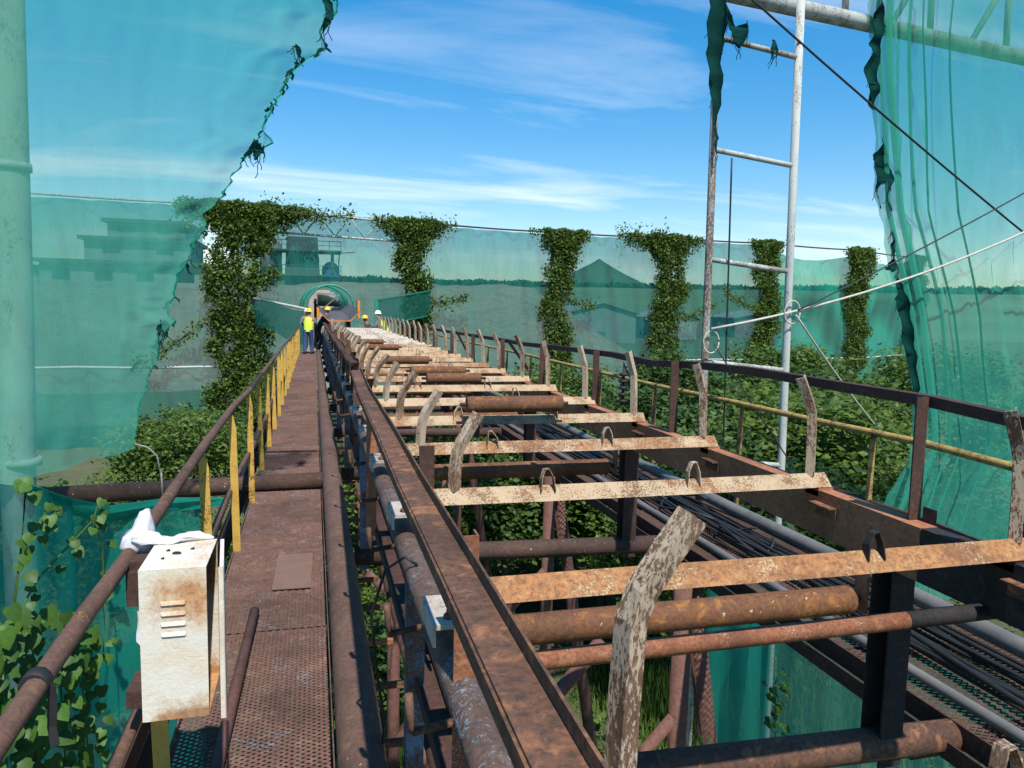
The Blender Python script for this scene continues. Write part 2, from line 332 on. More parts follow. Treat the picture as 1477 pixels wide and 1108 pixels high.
# leaves: numpy arrays of folded diamonds
def leaves(cen, size, upbias=0.5, droop=0.0, asp=0.62):
    n = len(cen); nr = rng.normal(size=(n, 3)); nr[:, 2] = np.abs(nr[:, 2]) + upbias; nr /= np.linalg.norm(nr, axis=1)[:, None]
    t = rng.normal(size=(n, 3)); t[:, 2] -= droop; t -= (t * nr).sum(1)[:, None] * nr; t /= np.linalg.norm(t, axis=1)[:, None]
    s = np.cross(nr, t); L = (size * rng.uniform(0.6, 1.25, n))[:, None]
    b = cen - t * L * 0.5; tip = cen + t * L * 0.5; mid = cen + t * L * 0.02 - nr * L * 0.10
    a1 = mid + s * L * asp * 0.5; a2 = mid - s * L * asp * 0.5
    vs = np.stack([b, a1, tip, a2], 1).reshape(-1, 3)
    i = np.arange(n) * 4
    fs = np.concatenate([np.stack([i, i + 1, i + 2], 1), np.stack([i, i + 2, i + 3], 1)])
    return vs, fs
def fastmesh(name, vs, fs, m):
    me = bpy.data.meshes.new(name)
    me.vertices.add(len(vs)); me.vertices.foreach_set('co', np.asarray(vs, dtype=np.float32).ravel())
    k = fs.shape[1]
    me.loops.add(fs.size); me.loops.foreach_set('vertex_index', fs.astype(np.int32).ravel())
    me.polygons.add(len(fs)); me.polygons.foreach_set('loop_start', np.arange(0, fs.size, k, dtype=np.int32))
    me.update(calc_edges=True); me.materials.append(MT[m]); return me
def link(name, me, parent=None, loc=(0, 0, 0)):
    o = bpy.data.objects.new(name, me); COL.objects.link(o); o.parent = parent; o.location = loc; WORG[o] = Vector(loc); return o

# ================================================================== SETTING
GZ = -5.6
def sheet(name, xs, ys, hf, m, kind='structure', smooth=True):
    vs = [(x, y, hf(x, y)) for y in ys for x in xs]; nx = len(xs)
    fs = [(j * nx + i, j * nx + i + 1, (j + 1) * nx + i + 1, (j + 1) * nx + i) for j in range(len(ys) - 1) for i in range(nx - 1)]
    mb = MB(); mb.add(vs, fs, smooth); return obj(name, mb, m, kind=kind)
def fr(x, y, s=1.0):
    return (math.sin(x * .9 * s + 1.3 * math.sin(y * .7 * s)) + math.sin(y * 1.1 * s + 1.7 * math.sin(x * .5 * s + 2)) + .5 * math.sin((x * 2.3 + y * 1.9) * s))
def nonlin(a, b, n, mid=0.0, p=3):
    return [mid + (abs(t) ** p) * math.copysign(1, t) * ((b - mid) if t > 0 else (mid - a)) for t in np.linspace(-1, 1, n)]
sheet('ground', nonlin(-2500, 2500, 121, 5), nonlin(-300, 3500, 121, 25), lambda x, y: GZ + 0.10 * fr(x, y, .5), 'ground')
# earth stockpile behind the far net
def hillf(x, y):
    cx = 1.0 if x < 0 else 1.0
    ex = max(0.0, x - 23) if x > 23 else max(0.0, -70 - x)
    ey = max(0.0, 78 - y) if y < 78 else max(0.0, y - 100)
    dd = math.hypot(ex, ey)
    h = 3.2 - 0.55 * dd + 0.22 * fr(x, y, .35) + 0.12 * fr(x, y, 1.1) + (0.6 * math.sin(x * .11))
    return max(h, GZ - 1.0)
sheet('hill', np.linspace(-90, 46, 120).tolist(), np.linspace(58, 124, 70).tolist(), hillf, 'hill')
# far ridge with a forest edge
def ridge_pt(a, r, z): return (r * math.sin(a), r * math.cos(a), z)
na = 140; angs = [R(-75 + 165 * i / (na - 1)) for i in range(na)]
prof = [(240, GZ - 1), (330, 2.0), (430, 9.5), (540, 15.5), (640, 18.2), (760, 15), (1000, GZ - 1)]
mb = MB(); vs = []
for a in angs:
    for r, z in prof: vs.append(ridge_pt(a, r * (1 + .02 * math.sin(a * 9)), z + 0.5 * math.sin(a * 23 + r)))
k = len(prof)
mb.add(vs, [(i * k + j, (i + 1) * k + j, (i + 1) * k + j + 1, i * k + j + 1) for i in range(na - 1) for j in range(k - 1)], True)
obj('terrain', mb, 'ridge', kind='structure')
n = 34000
aa = rng.uniform(R(-75), R(90), n); rr = rng.uniform(512, 534, n)
hz = rng.uniform(10.8, 17.4, n) + .35 * np.sin(aa * 31) + .25 * np.sin(aa * 97)
cen = np.stack([rr * np.sin(aa), rr * np.cos(aa), hz], 1)
vs, fs = leaves(cen, 4.2, 0.2)
o = link('forest', fastmesh('forest', vs, fs, 'forest')); setp(o, 'dark green line of forest along the far horizon', 'forest', kind='stuff')
# cone mountain
mb = MB(); vs = []; nr, nt = 14, 48
for i in range(nr):
    t = i / (nr - 1)
    for j in range(nt):
        a = 2 * math.pi * j / nt; rr_ = 95 * t * (1 + .10 * math.sin(3 * a + 1) * t + .05 * math.sin(7 * a))
        z = 62 - 46 * (t ** 0.85) - 26 * max(0, t - .55) + (2.2 * math.sin(5 * a + 4 * t) * t)
        vs.append((352 * 1.0 + rr_ * math.cos(a), 900 + rr_ * math.sin(a), z))
mb.add(vs, [(i * nt + j, i * nt + (j + 1) % nt, (i + 1) * nt + (j + 1) % nt, (i + 1) * nt + j) for i in range(nr - 1) for j in range(nt)], True)
obj('mountain', mb, 'mount', kind='structure')

# ================================================================== FAR BUILDINGS
def shed(x, y, w, dpt, h, rise, label, wallm='sheet', nwin=4):
    t = thing('shed', (x, y, GZ), label, 'building')
    mb = MB(); z0 = GZ - .2; z1 = GZ + h
    vs = [(x - w/2, y - dpt/2, z0), (x + w/2, y - dpt/2, z0), (x + w/2, y - dpt/2, z1), (x, y - dpt/2, z1 + rise), (x - w/2, y - dpt/2, z1)]
    vs += [(a, b + dpt, c) for a, b, c in vs]
    mb.add(vs, [(0, 1, 2, 3, 4), (9, 8, 7, 6, 5), (1, 6, 7, 2), (5, 0, 4, 9)]); obj('wall', mb, wallm, t)
    mb = MB()
    for sx in (-1, 1):
        a = V(x, y - dpt/2 - .6, z1 + rise + .15); b = V(x + sx * (w/2 + .6), y - dpt/2 - .6, z1 + .15 - rise * 1.2 / w); e = V(0, dpt + 1.2, 0); u = V(0, 0, .2)
        mb.add([a, b, b + e, a + e, a + u, b + u, b + e + u, a + e + u], [(0, 1, 2, 3), (4, 7, 6, 5), (0, 4, 5, 1), (1, 5, 6, 2), (2, 6, 7, 3), (3, 7, 4, 0)])
    obj('roof', mb, 'sheet', t)
    for i in range(nwin):
        wx = x - w/2 + w * (i + .5) / nwin
        obj('window', MB().box(wx - w/nwin*.28, wx + w/nwin*.28, y - dpt/2 - .06, y - dpt/2 + .02, z1 - 2.2, z1 - 1.0), 'glass', t)
    obj('door', MB().box(x - .9, x + .9, y - dpt/2 - .08, y - dpt/2 + .02, z0, z0 + 2.6), 'steelgreen', t)
    return t
shed(57, 150, 15, 14, 6.0, 2.0, 'long pale shed with gable roof right of the earth stockpile', 'sheet', 0)
shed(84, 170, 12, 12, 5.0, 1.6, 'small grey shed behind the net beside the fourth vine column', 'concrete', 0)
shed(120, 185, 22, 14, 5.0, 2.0, 'wide low shed far behind the net at right', 'sheet', 0)
def plant(x, y, label):
    t = thing('plant_tower', (x, y, GZ), label, 'tower')
    obj('tower_body', MB().sweep([(-1.9, -1.7), (1.9, -1.7), (1.9, 1.7), (-1.9, 1.7)], [(x, y, GZ), (x, y, 4), (x, y, 9.1)], (0, 1, 0), scale=[1.3, 1.05, .9]), 'steelgreen', t)
    for z in (-1.5, 1.6, 4.6, 7.4):
        f = obj('platform', MB().box(x - 3.6, x + 4.4, y - 2.8, y + 2.2, z, z + .18), 'steelgreen', t)
        mb = MB()
        for px in np.linspace(x - 3.5, x + 4.3, 7): mb.bar((px, y - 2.75, z + .18), (px, y - 2.75, z + 1.2), .07, .07)
        mb.bar((x - 3.6, y - 2.75, z + 1.2), (x + 4.4, y - 2.75, z + 1.2), .08, .08); mb.bar((x - 3.6, y - 2.75, z + .7), (x + 4.4, y - 2.75, z + .7), .06, .06)
        obj('railing', mb, 'steelgreen', t)
    obj('tank', MB().lathe([(1.0, 0), (1.0, 2.2), (.6, 2.7), (.2, 2.9)], (x + 3.2, y - .6, 3.5)), 'bluetank', t)
    obj('silo', MB().lathe([(1.25, 0), (1.25, 4.2), (.8, 4.9)], (x - 3.6, y + 1.0, 4.0)), 'concrete', t)
    obj('blue_cabin', MB().box(x - 6.2, x - 3.0, y - 2.6, y + 1, 1.4, 3.2), 'bluetank', t)
    for s in (-1, 1):
        for yy in (y - 2, y + 2): obj('leg', MB().bar((x + s * 3.4, yy, GZ - .3), (x + s * 3.4, yy, 7.4), .28, .28, (0, 1, 0)), 'steelgreen', t)
    obj('roof_jib', MB().bar((x + 4.0, y - 1, 4.8), (x + 4.2, y - 1, 7.4), .12, .12, (0, 1, 0)).bar((x + 4.2, y - 1, 7.4), (x + 6.0, y - 1, 7.6), .1, .1), 'steelgreen', t)
plant(-1.2, 92, 'tall grey-green plant tower with platforms and blue tank behind the net')
def block(x, y, tiers, label):
    t = thing('plant_building', (x, y, GZ), label, 'building')
    for (dx, w, z0, z1) in tiers:
        o = obj('storey', MB().box(x + dx - w/2, x + dx + w/2, y - 5, y + 5, z0, z1), 'concrete', t)
        obj('floor_slab', MB().box(x + dx - w/2 - .5, x + dx + w/2 + .5, y - 5.6, y + 5.6, z1, z1 + .4), 'steelgreen', t)
        k = max(2, int(w / 4))
        for i in range(k):
            wx = x + dx - w/2 + w * (i + .5) / k
            obj('window', MB().box(wx - .9, wx + .9, y - 5.07, y - 4.98, z0 + (z1 - z0) * .4, z0 + (z1 - z0) * .75), 'glass', t)
block(-20.5, 98, [(0, 18, GZ, 2.0), (0, 17, 2.4, 5.4), (1.5, 11, 5.8, 8.0), (2.4, 8, 8.4, 10.0)], 'stepped grey plant building seen through the torn left net')
block(-46, 112, [(0, 26, GZ, 1.0), (2, 20, 1.4, 4.2)], 'low wide plant building at far left behind the net')

# ================================================================== FAR NET WALL
def wally(x):  # line of the wall, in plan
    return float(np.interp(x, [-16, -4, 6, 15, 23, 31, 40, 48, 60], [39.5, 40.2, 44.0, 46.0, 45.6, 46.4, 48.3, 52.0, 58]))
ZT = 6.5
COLX = [-13.6, -3.3, 5.6, 15.1, 22.6, 30.5, 39.5, 48.5]
NLAB = ['behind the left torn sheet', 'between the widest vine column and the second one', 'between the second and third vine columns', 'in front of the cone mountain', 'between the fourth and fifth vine columns', 'gathered in swags right of the mast', 'between the last vine column and the right sheet']
def wallnet(x0, x1, zb, lab, swag=0.0, m='netwall', ztop=None, hole=None):
    nx, nz = (130, 110) if hole else (90, 40); vs = []; keep = []
    for j in range(nz + 1):
        for i in range(nx + 1):
            u = i / nx; x = x0 + (x1 - x0) * u; t = j / nz
            top = (ZT - .1 if ztop is None else ztop) - swag * math.sin(math.pi * u) ** 1.5 * 0.9
            z = zb + (top - zb) * t
            y = wally(x) + .16 + 0.14 * math.sin(x * 3.1 + z * .35) + 0.07 * math.sin(x * 7.3 + z * .8 + 2 * t) + .05 * math.sin(x * 5.1 - z * .5) * t + swag * .75 * math.sin(13 * (t + .55 * (2 * u - 1) ** 2)) * (1 - abs(2 * u - 1) ** 4)
            vs.append((x, y, z))
    fs = []
    for j in range(nz):
        for i in range(nx):
            c = (j * (nx + 1) + i); q = vs[c]
            if hole and hole(q[0], q[2]): continue
            fs.append((c, c + 1, c + nx + 2, c + nx + 1))
    mb = MB(); mb.add(vs, fs, True)
    return obj('shade_net', mb, m, None, 'pale green shade net wall panel ' + lab, 'net', 'net wall panels')
hole1 = lambda x, z: (abs(x - .45) < .95 and z < 1.55 + .9 * math.sqrt(max(0, 1 - ((x - .45) / .95) ** 2)))
holeL = lambda x, z: (x > -5.3 and x < -3.7 and z > 2.9 + .25 * math.sin(x * 4) and z < 6.0)
wallnet(COLX[0], COLX[1], GZ, NLAB[0], hole=holeL)
wallnet(COLX[1], COLX[2], GZ, NLAB[1], hole=hole1)
for i in (2, 3, 4): wallnet(COLX[i], COLX[i + 1], GZ, NLAB[i])
wallnet(COLX[5], COLX[6], GZ, NLAB[5], swag=.55, m='netdense', ztop=6.1)
wallnet(COLX[6], COLX[7], GZ, NLAB[6], swag=.5, m='netdense', ztop=6.2)
# the second, doubled layer low down behind the column bays
VLAB = ['lattice column at the far left edge behind the torn sheet', 'white lattice column inside the widest vine left of the walkway', 'white lattice column inside the second vine, right of the green hood', 'white lattice column inside the third vine, left of the cone mountain', 'white lattice column inside the fourth vine, right of the cone mountain', 'white lattice column inside the fifth vine, left of the mast pole', 'white lattice column inside the sixth vine, right of the mast', 'white lattice column at the far right behind the sheet']
def lattice(x, y, z0, z1, w, label):
    t = thing('lattice_column', (x, y, z0), label, 'column', 'lattice columns of the net wall')
    for sx in (-1, 1): obj('chord', MB().tube([(x + sx * w/2, y, z0), (x + sx * w/2, y, z1)], .055, 8), 'galv', t)
    k = int((z1 - z0) / .95)
    for i in range(k):
        za, zb = z0 + (z1 - z0) * i / k, z0 + (z1 - z0) * (i + 1) / k; s = 1 if i % 2 else -1
        obj('lacing', MB().tube([(x - s * w/2, y, za), (x + s * w/2, y, zb)], .03, 6), 'galv', t)
    return t
for i, x in enumerate(COLX): lattice(x, wally(x), GZ - .2, ZT, .75, VLAB[i])
RLAB = ['far left, behind the torn sheet', 'above the green hood', 'above the second and third vine columns', 'above the cone mountain', 'between the fourth and fifth vine columns', 'right of the mast over the swagged net', 'at far right behind the sheet']
for i in range(7):
    x0, x1 = COLX[i] + .01, COLX[i + 1] - .01; P_ = [(x, wally(x), ZT + .05 - .06 * math.sin(math.pi * (x - x0) / (x1 - x0))) for x in np.linspace(x0, x1, 7)]
    obj('top_pipe', MB().tube(P_, .05, 8), 'guard' if i > 1 else 'galvdark', None, 'thin top pipe of the net wall ' + RLAB[i], 'pipe', 'top pipes of the net wall')
    if i in (0, 4, 5, 6):
        P_ = [(x, wally(x) - .18, -1.55 + .03 * math.sin(x)) for x in np.linspace(x0, x1, 5)]
        obj('rail_pipe', MB().tube(P_, .06, 8), 'galv', None, 'pale lower pipe of the net wall ' + RLAB[i], 'pipe', 'lower pipes of the net wall')
# lattice girder in the second bay
t = thing('lattice_beam', (1.1, wally(1.1) - .15, 5.2), 'white lattice girder under the net wall top above the green hood', 'beam')
xs = np.linspace(COLX[1] + .4, COLX[2] - .4, 11)
for z, nm in ((6.42, 'chord'), (5.35, 'chord')): obj(nm, MB().tube([(x, wally(x) - .15, z) for x in xs], .06, 8), 'galv', t)
for i in range(10):
    z = (5.35, 6.42) if i % 2 else (6.42, 5.35)
    obj('lacing', MB().tube([(xs[i], wally(xs[i]) - .15, z[0]), (xs[i + 1], wally(xs[i + 1]) - .15, z[1])], .035, 6), 'galv', t)
# vines on the columns
def vine(x, w, n, label, drape=1.5, zlow=GZ, taper=0.2, side=0.0):
    y = wally(x) - .35; t = thing('vine', (x, y, GZ), label, 'vine', 'vines on the net wall columns')
    mb = MB()
    for q in range(4):
        ph = ru(0, 6); mb.tube([(x + .35 * math.sin(ph + z * .8), y + .2 + .1 * math.cos(ph + z), z) for z in np.linspace(GZ, ZT - .1, 16)], .035, 5)
    obj('stem', mb, 'bark', t)
    NC = 340; zc = rng.uniform(zlow, ZT + .1, NC); wob = .28 * np.sin(zc * 1.1 + x) + .16 * np.sin(zc * 2.7)
    wid = w * (.72 + .30 * np.sin(zc * .9 + x * 3) ** 2 + .22 * np.clip((zc - 4.0) / 2.5, 0, 1)) * .5
    cx = x + wob + rng.uniform(-1, 1, NC) * wid
    C1 = np.stack([cx, y + rng.uniform(-.35, .15, NC), zc], 1)
    k2 = int(110 * drape)
    xt = x + rng.normal(size=k2) * drape * .62 + side
    C2 = np.stack([xt, [wally(v) - .2 for v in xt], ZT + .0 - np.abs(rng.normal(size=k2)) * .7 * np.exp(-((xt - x) / (1.2 * drape)) ** 2)], 1)
    C2 = C2 - np.array([0, .12, 0])
    cl = np.concatenate([C1, C2]); per = n // len(cl)
    pts = np.repeat(cl, per, 0) + rng.normal(size=(len(cl) * per, 3)) * np.array([.17, .14, .22])
    pts[:, 2] = np.minimum(pts[:, 2], ZT + .2 + .07 * np.sin(pts[:, 0] * 5) + rng.uniform(-.12, .06, len(pts))); vs, fs = leaves(pts, .19, 0.35, droop=1.0); o = link('foliage', fastmesh('foliage', vs - np.array(t.location), fs, 'vine'), t)
    return t
vine(COLX[1] - .3, 3.0, 42000, 'widest leafy vine column, left of the yellow handrail', 2.1, side=.5)
vine(COLX[2], 1.55, 24000, 'second vine column, just right of the green hood', 1.3)
vine(COLX[3], 1.7, 24000, 'third vine column, left of the cone mountain', 1.2, side=.3)
vine(COLX[4], 2.0, 26000, 'fourth vine column, right of the cone mountain', 1.7, side=-.2)
vine(COLX[5], 1.8, 24000, 'fifth vine column, between the two mast poles', .8)
vine(COLX[6], 2.0, 24000, 'sixth vine column, right of the mast', .8)
vine(COLX[7], 1.6, 16000, 'last vine column, at the edge of the right sheet', .7)
# creepers slanting off the columns
def creeper(a, b, n, label, drop=.35, sz=.19):
    a, b = Vector(a), Vector(b); t = thing('creeper', ((a.x + b.x) / 2, a.y, min(a.z, b.z)), label, 'vine', 'creepers on the net wall')
    pa = [a.lerp(b, s) + V(0, 0, -.25 * math.sin(math.pi * s)) for s in np.linspace(0, 1, 8)]
    obj('stem', MB().tube(pa, .03, 5), 'bark', t)
    s = rng.uniform(0, 1, n)[:, None]
    pts = np.array(a) * (1 - s) + np.array(b) * s - np.array([0, 0, .25]) * np.sin(math.pi * s) + rng.normal(size=(n, 3)) * np.array([.12, .1, drop * .6])
    vs, fs = leaves(pts, sz, .3, 1.0); link('foliage', fastmesh('foliage', vs - np.array(t.location), fs, 'vine'), t)
creeper((-4.2, 39.6, 1.6), (-8.6, 39.3, -1.6), 500, 'thin leafy creeper slanting from the widest vine down to the left')
creeper((-5.2, 39.5, 3.0), (-3.8, 39.7, 3.2), 900, 'leafy arm reaching left from the widest vine', .7)
creeper((5.6, 43.4, 2.0), (9.0, 43.9, 2.4), 420, 'creeper reaching right from the second vine column')
creeper((15.2, 45.4, 2.6), (17.5, 45.2, 2.0), 300, 'short creeper reaching right from the third vine column')
creeper((22.8, 45.0, 1.2), (26.0, 45.1, 2.2), 420, 'creeper reaching right from the fourth vine column')
creeper((26.6, 45.0, 3.2), (30.2, 45.6, 1.9), 420, 'creeper arching left from the fifth vine column')
creeper((18.8, 45.1, 6.55), (22.4, 45.0, 6.6), 700, 'hanging creeper along the top pipe left of the fourth vine', .6)
creeper((-2.4, 39.9, 6.55), (2.2, 41.9, 6.55), 520, 'ragged creeper along the top pipe right of the widest vine', .5)
creeper((6.0, 43.5, 6.5), (8.2, 44.2, 6.5), 300, 'short creeper along the top pipe right of the second vine', .5)

# ================================================================== TREES AND UNDERGROWTH
def crownmesh(seed, n, lsize, m, nclump=70, oblong=.85):
    g = np.random.default_rng(seed)
    dirs = g.normal(size=(nclump, 3)); dirs[:, 2] = np.abs(dirs[:, 2]) * 1.1 - .35; dirs /= np.linalg.norm(dirs, axis=1)[:, None]
    rad = g.uniform(.45, 1.0, nclump)[:, None] ** .6
    c = dirs * rad * np.array([1, 1, oblong]); c *= (1 + .22 * np.sin(dirs[:, :1] * 5 + seed) * np.cos(dirs[:, 1:2] * 4))
    pts = np.repeat(c, n // nclump, 0) + g.normal(size=(n // nclump * nclump, 3)) * np.array([.15, .15, .10])
    vs, fs = leaves(pts, lsize, .7, .4); return fastmesh('crown', vs, fs, m)
CROWN = [crownmesh(11, 8400, .105, 'leaf'), crownmesh(23, 8400, .10, 'leafdark'), crownmesh(5, 9000, .085, 'leaf', 90), crownmesh(42, 7200, .12, 'leafdark', 50)]
def trunkmesh():
    mb = MB(); mb.tube([(0, 0, -3.0), (.03, .02, -1.6), (-.02, .04, -.6), (.02, 0, .1)], .1, 8, scale=[1.3, 1, .8, .4])
    for k in range(7):
        a = k * .9 + ru(0, .4); z = -1.1 + .15 * k; e = V(math.cos(a) * ru(.5, .75), math.sin(a) * ru(.5, .75), z + ru(.5, .9))
        mb.tube([(0, 0, z), (e.x * .45, e.y * .45, z + (e.z - z) * .6), tuple(e)], .045, 6, scale=[1, .7, .3])
    me = bpy.data.meshes.new('trunk'); me.from_pydata(mb.v, [], mb.f); me.polygons.foreach_set('use_smooth', mb.sm); me.materials.append(MT['bark']); return me
TRUNK = trunkmesh()
def tree(x, y, ztop, rad, label, k, group, hf=.85):
    h = rad * hf; zc = ztop - h; t = thing('tree', (x, y, GZ), label, 'tree', group)
    c = link('crown', CROWN[k % 4], t, (0, 0, zc - GZ)); c.scale = (rad, rad, h); c.rotation_euler.z = ru(0, 6)
    b = link('trunk', TRUNK, t, (0, 0, zc - GZ)); s = (zc - GZ) / 3.0 + .05; b.scale = (max(.5, rad * .6), max(.5, rad * .6), s); b.rotation_euler.z = ru(0, 6)
    return t
G1 = 'trees right of the conveyor'
TR = [(10.6, 15.0, .40, 2.1, 'bushy tree right of the mast pole with its crown under the white rope', 0), (13.8, 17.5, .25, 2.3, 'broad tree beside the edge of the right sheet, behind the outer rail', 2),
      (8.2, 12.2, -.35, 1.9, 'dark bushy tree directly behind the mast base', 1), (12.2, 12.5, -.8, 1.9, 'low rounded tree at right below the outer rail', 2), (16.5, 21, .4, 2.4, 'taller tree behind the sixth vine column', 3),
      (8.8, 19.0, .0, 1.9, 'tree left of the mast, behind the insulator string', 3), (6.4, 15.5, -.6, 1.7, 'small bushy tree behind the right guard rail', 0), (6.0, 23, -.3, 1.9, 'far tree on the right, showing between the guard posts', 1),
      (9.0, 26, .1, 2.0, 'far tree below the third vine column', 2), (15, 29, .3, 2.3, 'far tree below the fourth vine column', 1), (22, 31, .6, 2.6, 'far round tree below the fifth vine column', 0),
      (26, 26, .9, 2.8, 'big tree behind the right sheet', 2), (20, 16, .2, 2.6, 'tree seen green through the right sheet', 0)]
for a in TR: tree(*a, G1)
G2 = 'trees left of the walkway'
for a in [(-2.4, 14.5, .0, 1.15, 'slender bushy tree with pointed crown left of the yellow posts', 2), (-4.0, 13.5, -1.0, 1.5, 'dark bush below the hem of the left sheet', 1), (-5.6, 12.0, -.95, 1.5, 'bush beside the left pole under the sheet', 0),
          (-2.0, 11.2, -1.1, 1.0, 'light green bush just beyond the cross pipe', 0), (-1.6, 18.5, -.6, 1.2, 'bush against the handrail in the middle distance', 1), (-3.2, 22, -.9, 1.6, 'bush at the foot of the widest vine', 3), (-9.5, 17, -.6, 2.0, 'tree seen green through the left sheet', 2), (-1.2, 26, -.4, 1.1, 'far bush beside the yellow handrail end', 2)]: tree(*a, G2)
G3 = 'bushes under the conveyor'
U = [(2.0, 16.0, -1.8, 1.6), (4.4, 16.6, -1.5, 1.8), (6.6, 15.4, -1.6, 1.7), (2.2, 20.6, -1.4, 1.8), (4.6, 21.5, -1.2, 1.9), (.2, 11.0, -2.6, 1.2), (6.6, 12.5, -1.3, 1.5), (3.0, 19, -1.4, 1.9), (.8, 17.5, -1.9, 1.5), (5.4, 18, -1.0, 1.8), (1.2, 13.4, -3.0, 1.3), (.4, 7.8, -3.4, 1.0)]
UL = ['third bush below the rollers, dark and broad', 'broad bush below the second beam', 'bush right of the brown legs', 'bush further under the conveyor, centre', 'bush under the right walkway edge', 'bush below the left stringer', 'bush under the right walkway, behind the cables', 'far bush under the conveyor', 'far bush below the left guard posts', 'far bush below the right stringer', 'low bush behind the diagonal brace', 'low bush seen through the left bay below the pipe']
for i, a in enumerate(U): tree(*a, UL[i], i, G3, .9)
# grass and weeds
n = 46000
gx = np.concatenate([rng.uniform(-3, 13, n // 3), rng.uniform(.5, 7, n - n // 3)]); gy = np.concatenate([rng.uniform(2.5, 26, n // 3), rng.uniform(7, 15, n - n // 3)])
hgt = rng.uniform(.5, 1.5, n) * (.7 + .5 * np.sin(gx * .9 + np.sin(gy * .6)))
th = rng.uniform(0, 2 * math.pi, n); ln = rng.uniform(.05, .35, n) * hgt; wd = .02
bx = np.stack([gx, gy, np.full(n, GZ - .1)], 1); sd = np.stack([np.cos(th + 1.57) * wd, np.sin(th + 1.57) * wd, 0 * th], 1)
md = bx + np.stack([np.cos(th) * ln * .35, np.sin(th) * ln * .35, hgt * .6], 1); tp = bx + np.stack([np.cos(th) * ln, np.sin(th) * ln, hgt], 1)
vs = np.stack([bx - sd, bx + sd, md + sd * .7, md - sd * .7, tp], 1).reshape(-1, 3); i = np.arange(n) * 5
fs = np.concatenate([np.stack([i, i + 1, i + 2], 1), np.stack([i, i + 2, i + 3], 1), np.stack([i + 3, i + 2, i + 4], 1)])
setp(link('grass', fastmesh('grass', vs, fs, 'grass')), 'tall green grass on the ground below the conveyor', 'grass', kind='stuff')
n = 30000
wx = rng.uniform(-9, 24, n); wy = rng.uniform(3, 38, n); wz = GZ + rng.uniform(0, 1, n) * (.5 + .45 * np.sin(wx * .8 + 1.5 * np.sin(wy * .5)))
vs, fs = leaves(np.stack([wx, wy, np.maximum(wz, GZ + .03)], 1), .17, .8)
setp(link('undergrowth', fastmesh('undergrowth', vs, fs, 'leaf')), 'low leafy weeds covering the ground round the conveyor', 'undergrowth', kind='stuff')

# ================================================================== LEFT WALKWAY
def gratmesh(w, L, m, lwd=.046, swd=.030, t=.0062):
    mb = MB(); rows = int(L / (swd / 2)); k = int(round(w / (lwd / 2)))
    vs = []; fs = []
    for r in range(rows):
        y0 = (r + .5) * swd / 2; ph = r % 2; o = len(vs)
        for i in range(k + 1):
            y = y0 + (swd / 4 - .0006) * (1 if (i + ph) % 2 else -1); x = i * w / k
            vs += [(x, y - t / 2, -.003), (x, y + t / 2, .003), (x, y + t / 2, -.004)]
        for i in range(k):
            a = o + i * 3; fs += [(a, a + 3, a + 4, a + 1), (a + 1, a + 4, a + 5, a + 2)]
    me = bpy.data.meshes.new('grating'); me.from_pydata(vs, [], fs); me.materials.append(MT[m]); return me
t = thing('walkway', (-.28, 16, -.1), 'rusty expanded-metal walkway with yellow posts on its left side', 'walkway'); wal = t
GL = gratmesh(.66, 1.48, 'deck')
ypan = [-.05 + 1.5 * i for i in range(22)]
for y in ypan:
    g = link('deck_panel', GL, t); g.location = V(-.60, y, sag(y) + .0) - t.location
for s, x in ((0, -.61), (1, .075)):
    ys = [-.1, 4, 10, 20, 33]
    obj('edge_angle', MB().sweep([(-.004, -.075), (.004, -.075), (.004, .012), (-.004, .012)], [(x, y, sag(y)) for y in ys]), 'deck', t)
for y in ypan: obj('bearer', MB().bar((-.60, y, sag(y) - .035), (.07, y, sag(y) - .035), .05, .05), 'guard', t)
obj('centre_bar', MB().sweep([(-.012, -.03), (.012, -.03), (.012, -.006), (-.012, -.006)], [(-.16, y, sag(y)) for y in (-.1, 4, 10, 20, 33)]), 'guard', t)
obj('loose_plate', MB().sweep([(-.12, 0), (.12, 0), (.125, .006), (-.125, .006)], [(-.155, 5.05, .008), (-.15, 5.3, .012), (-.14, 5.75, .009)]), 'plate', None, 'small brown rectangular plate lying on the left walkway', 'plate')
# handrail
t = thing('handrail', (-.62, 16, 0), 'rusty pipe handrail with yellow pointed posts along the left walkway', 'handrail')
HR = [(.6, 1.00), (1.71, 1.035), (2.25, 1.058), (2.79, 1.065), (3.28, 1.085), (4.58, 1.095), (6.3, 1.075), (7.7, 1.045), (9.5, 1.03), (12.1, 1.0), (16, .965), (20, .905), (24.5, .85), (31.5, .80)]
obj('top_rail', MB().tube([(-.62 - .012 * math.sin(y * 1.3), y, z) for y, z in HR], .026, 12), 'rail', t)
obj('mid_rail', MB().tube([(-.62 + .02 * math.sin(y * .9), y, .47 + sag(y) + .03 * math.sin(y * 1.1)) for y in [.6, 2.2, 3.6, 5, 6.5, 8, 10, 13, 16, 20, 24, 28, 31.5]], .021, 10), 'rail', t)
py = [3.02 + 1.485 * i for i in range(20)]
for i, y in enumerate(py):
    z1 = float(np.interp(y, [a for a, b in HR], [b for a, b in HR])) - .022
    ln = ru(-.03, .025); w = ru(.054, .066)
    mb = MB(); b0 = sag(y) - .1
    for yy in (0,):
        pr = [(-w/2, b0), (w/2, b0), (w/2, z1 - .10), (w * .12, z1), (-w/2, z1 - .03)]
        vs = [(-.585 + a + ln * (b - b0), y, b) for a, b in pr] + [(-.585 + a + ln * (b - b0), y + .007, b) for a, b in pr]
        mb.add(vs, [(0, 1, 2, 3, 4), (9, 8, 7, 6, 5)] + [(j, j + 5, (j + 1) % 5 + 5, (j + 1) % 5) for j in range(5)])
        mb.box(-.585 - w/2, -.585 - w/2 + .006, y + .007, y + .045, b0, z1 - .06)
    obj('post', mb, 'yellow', t)
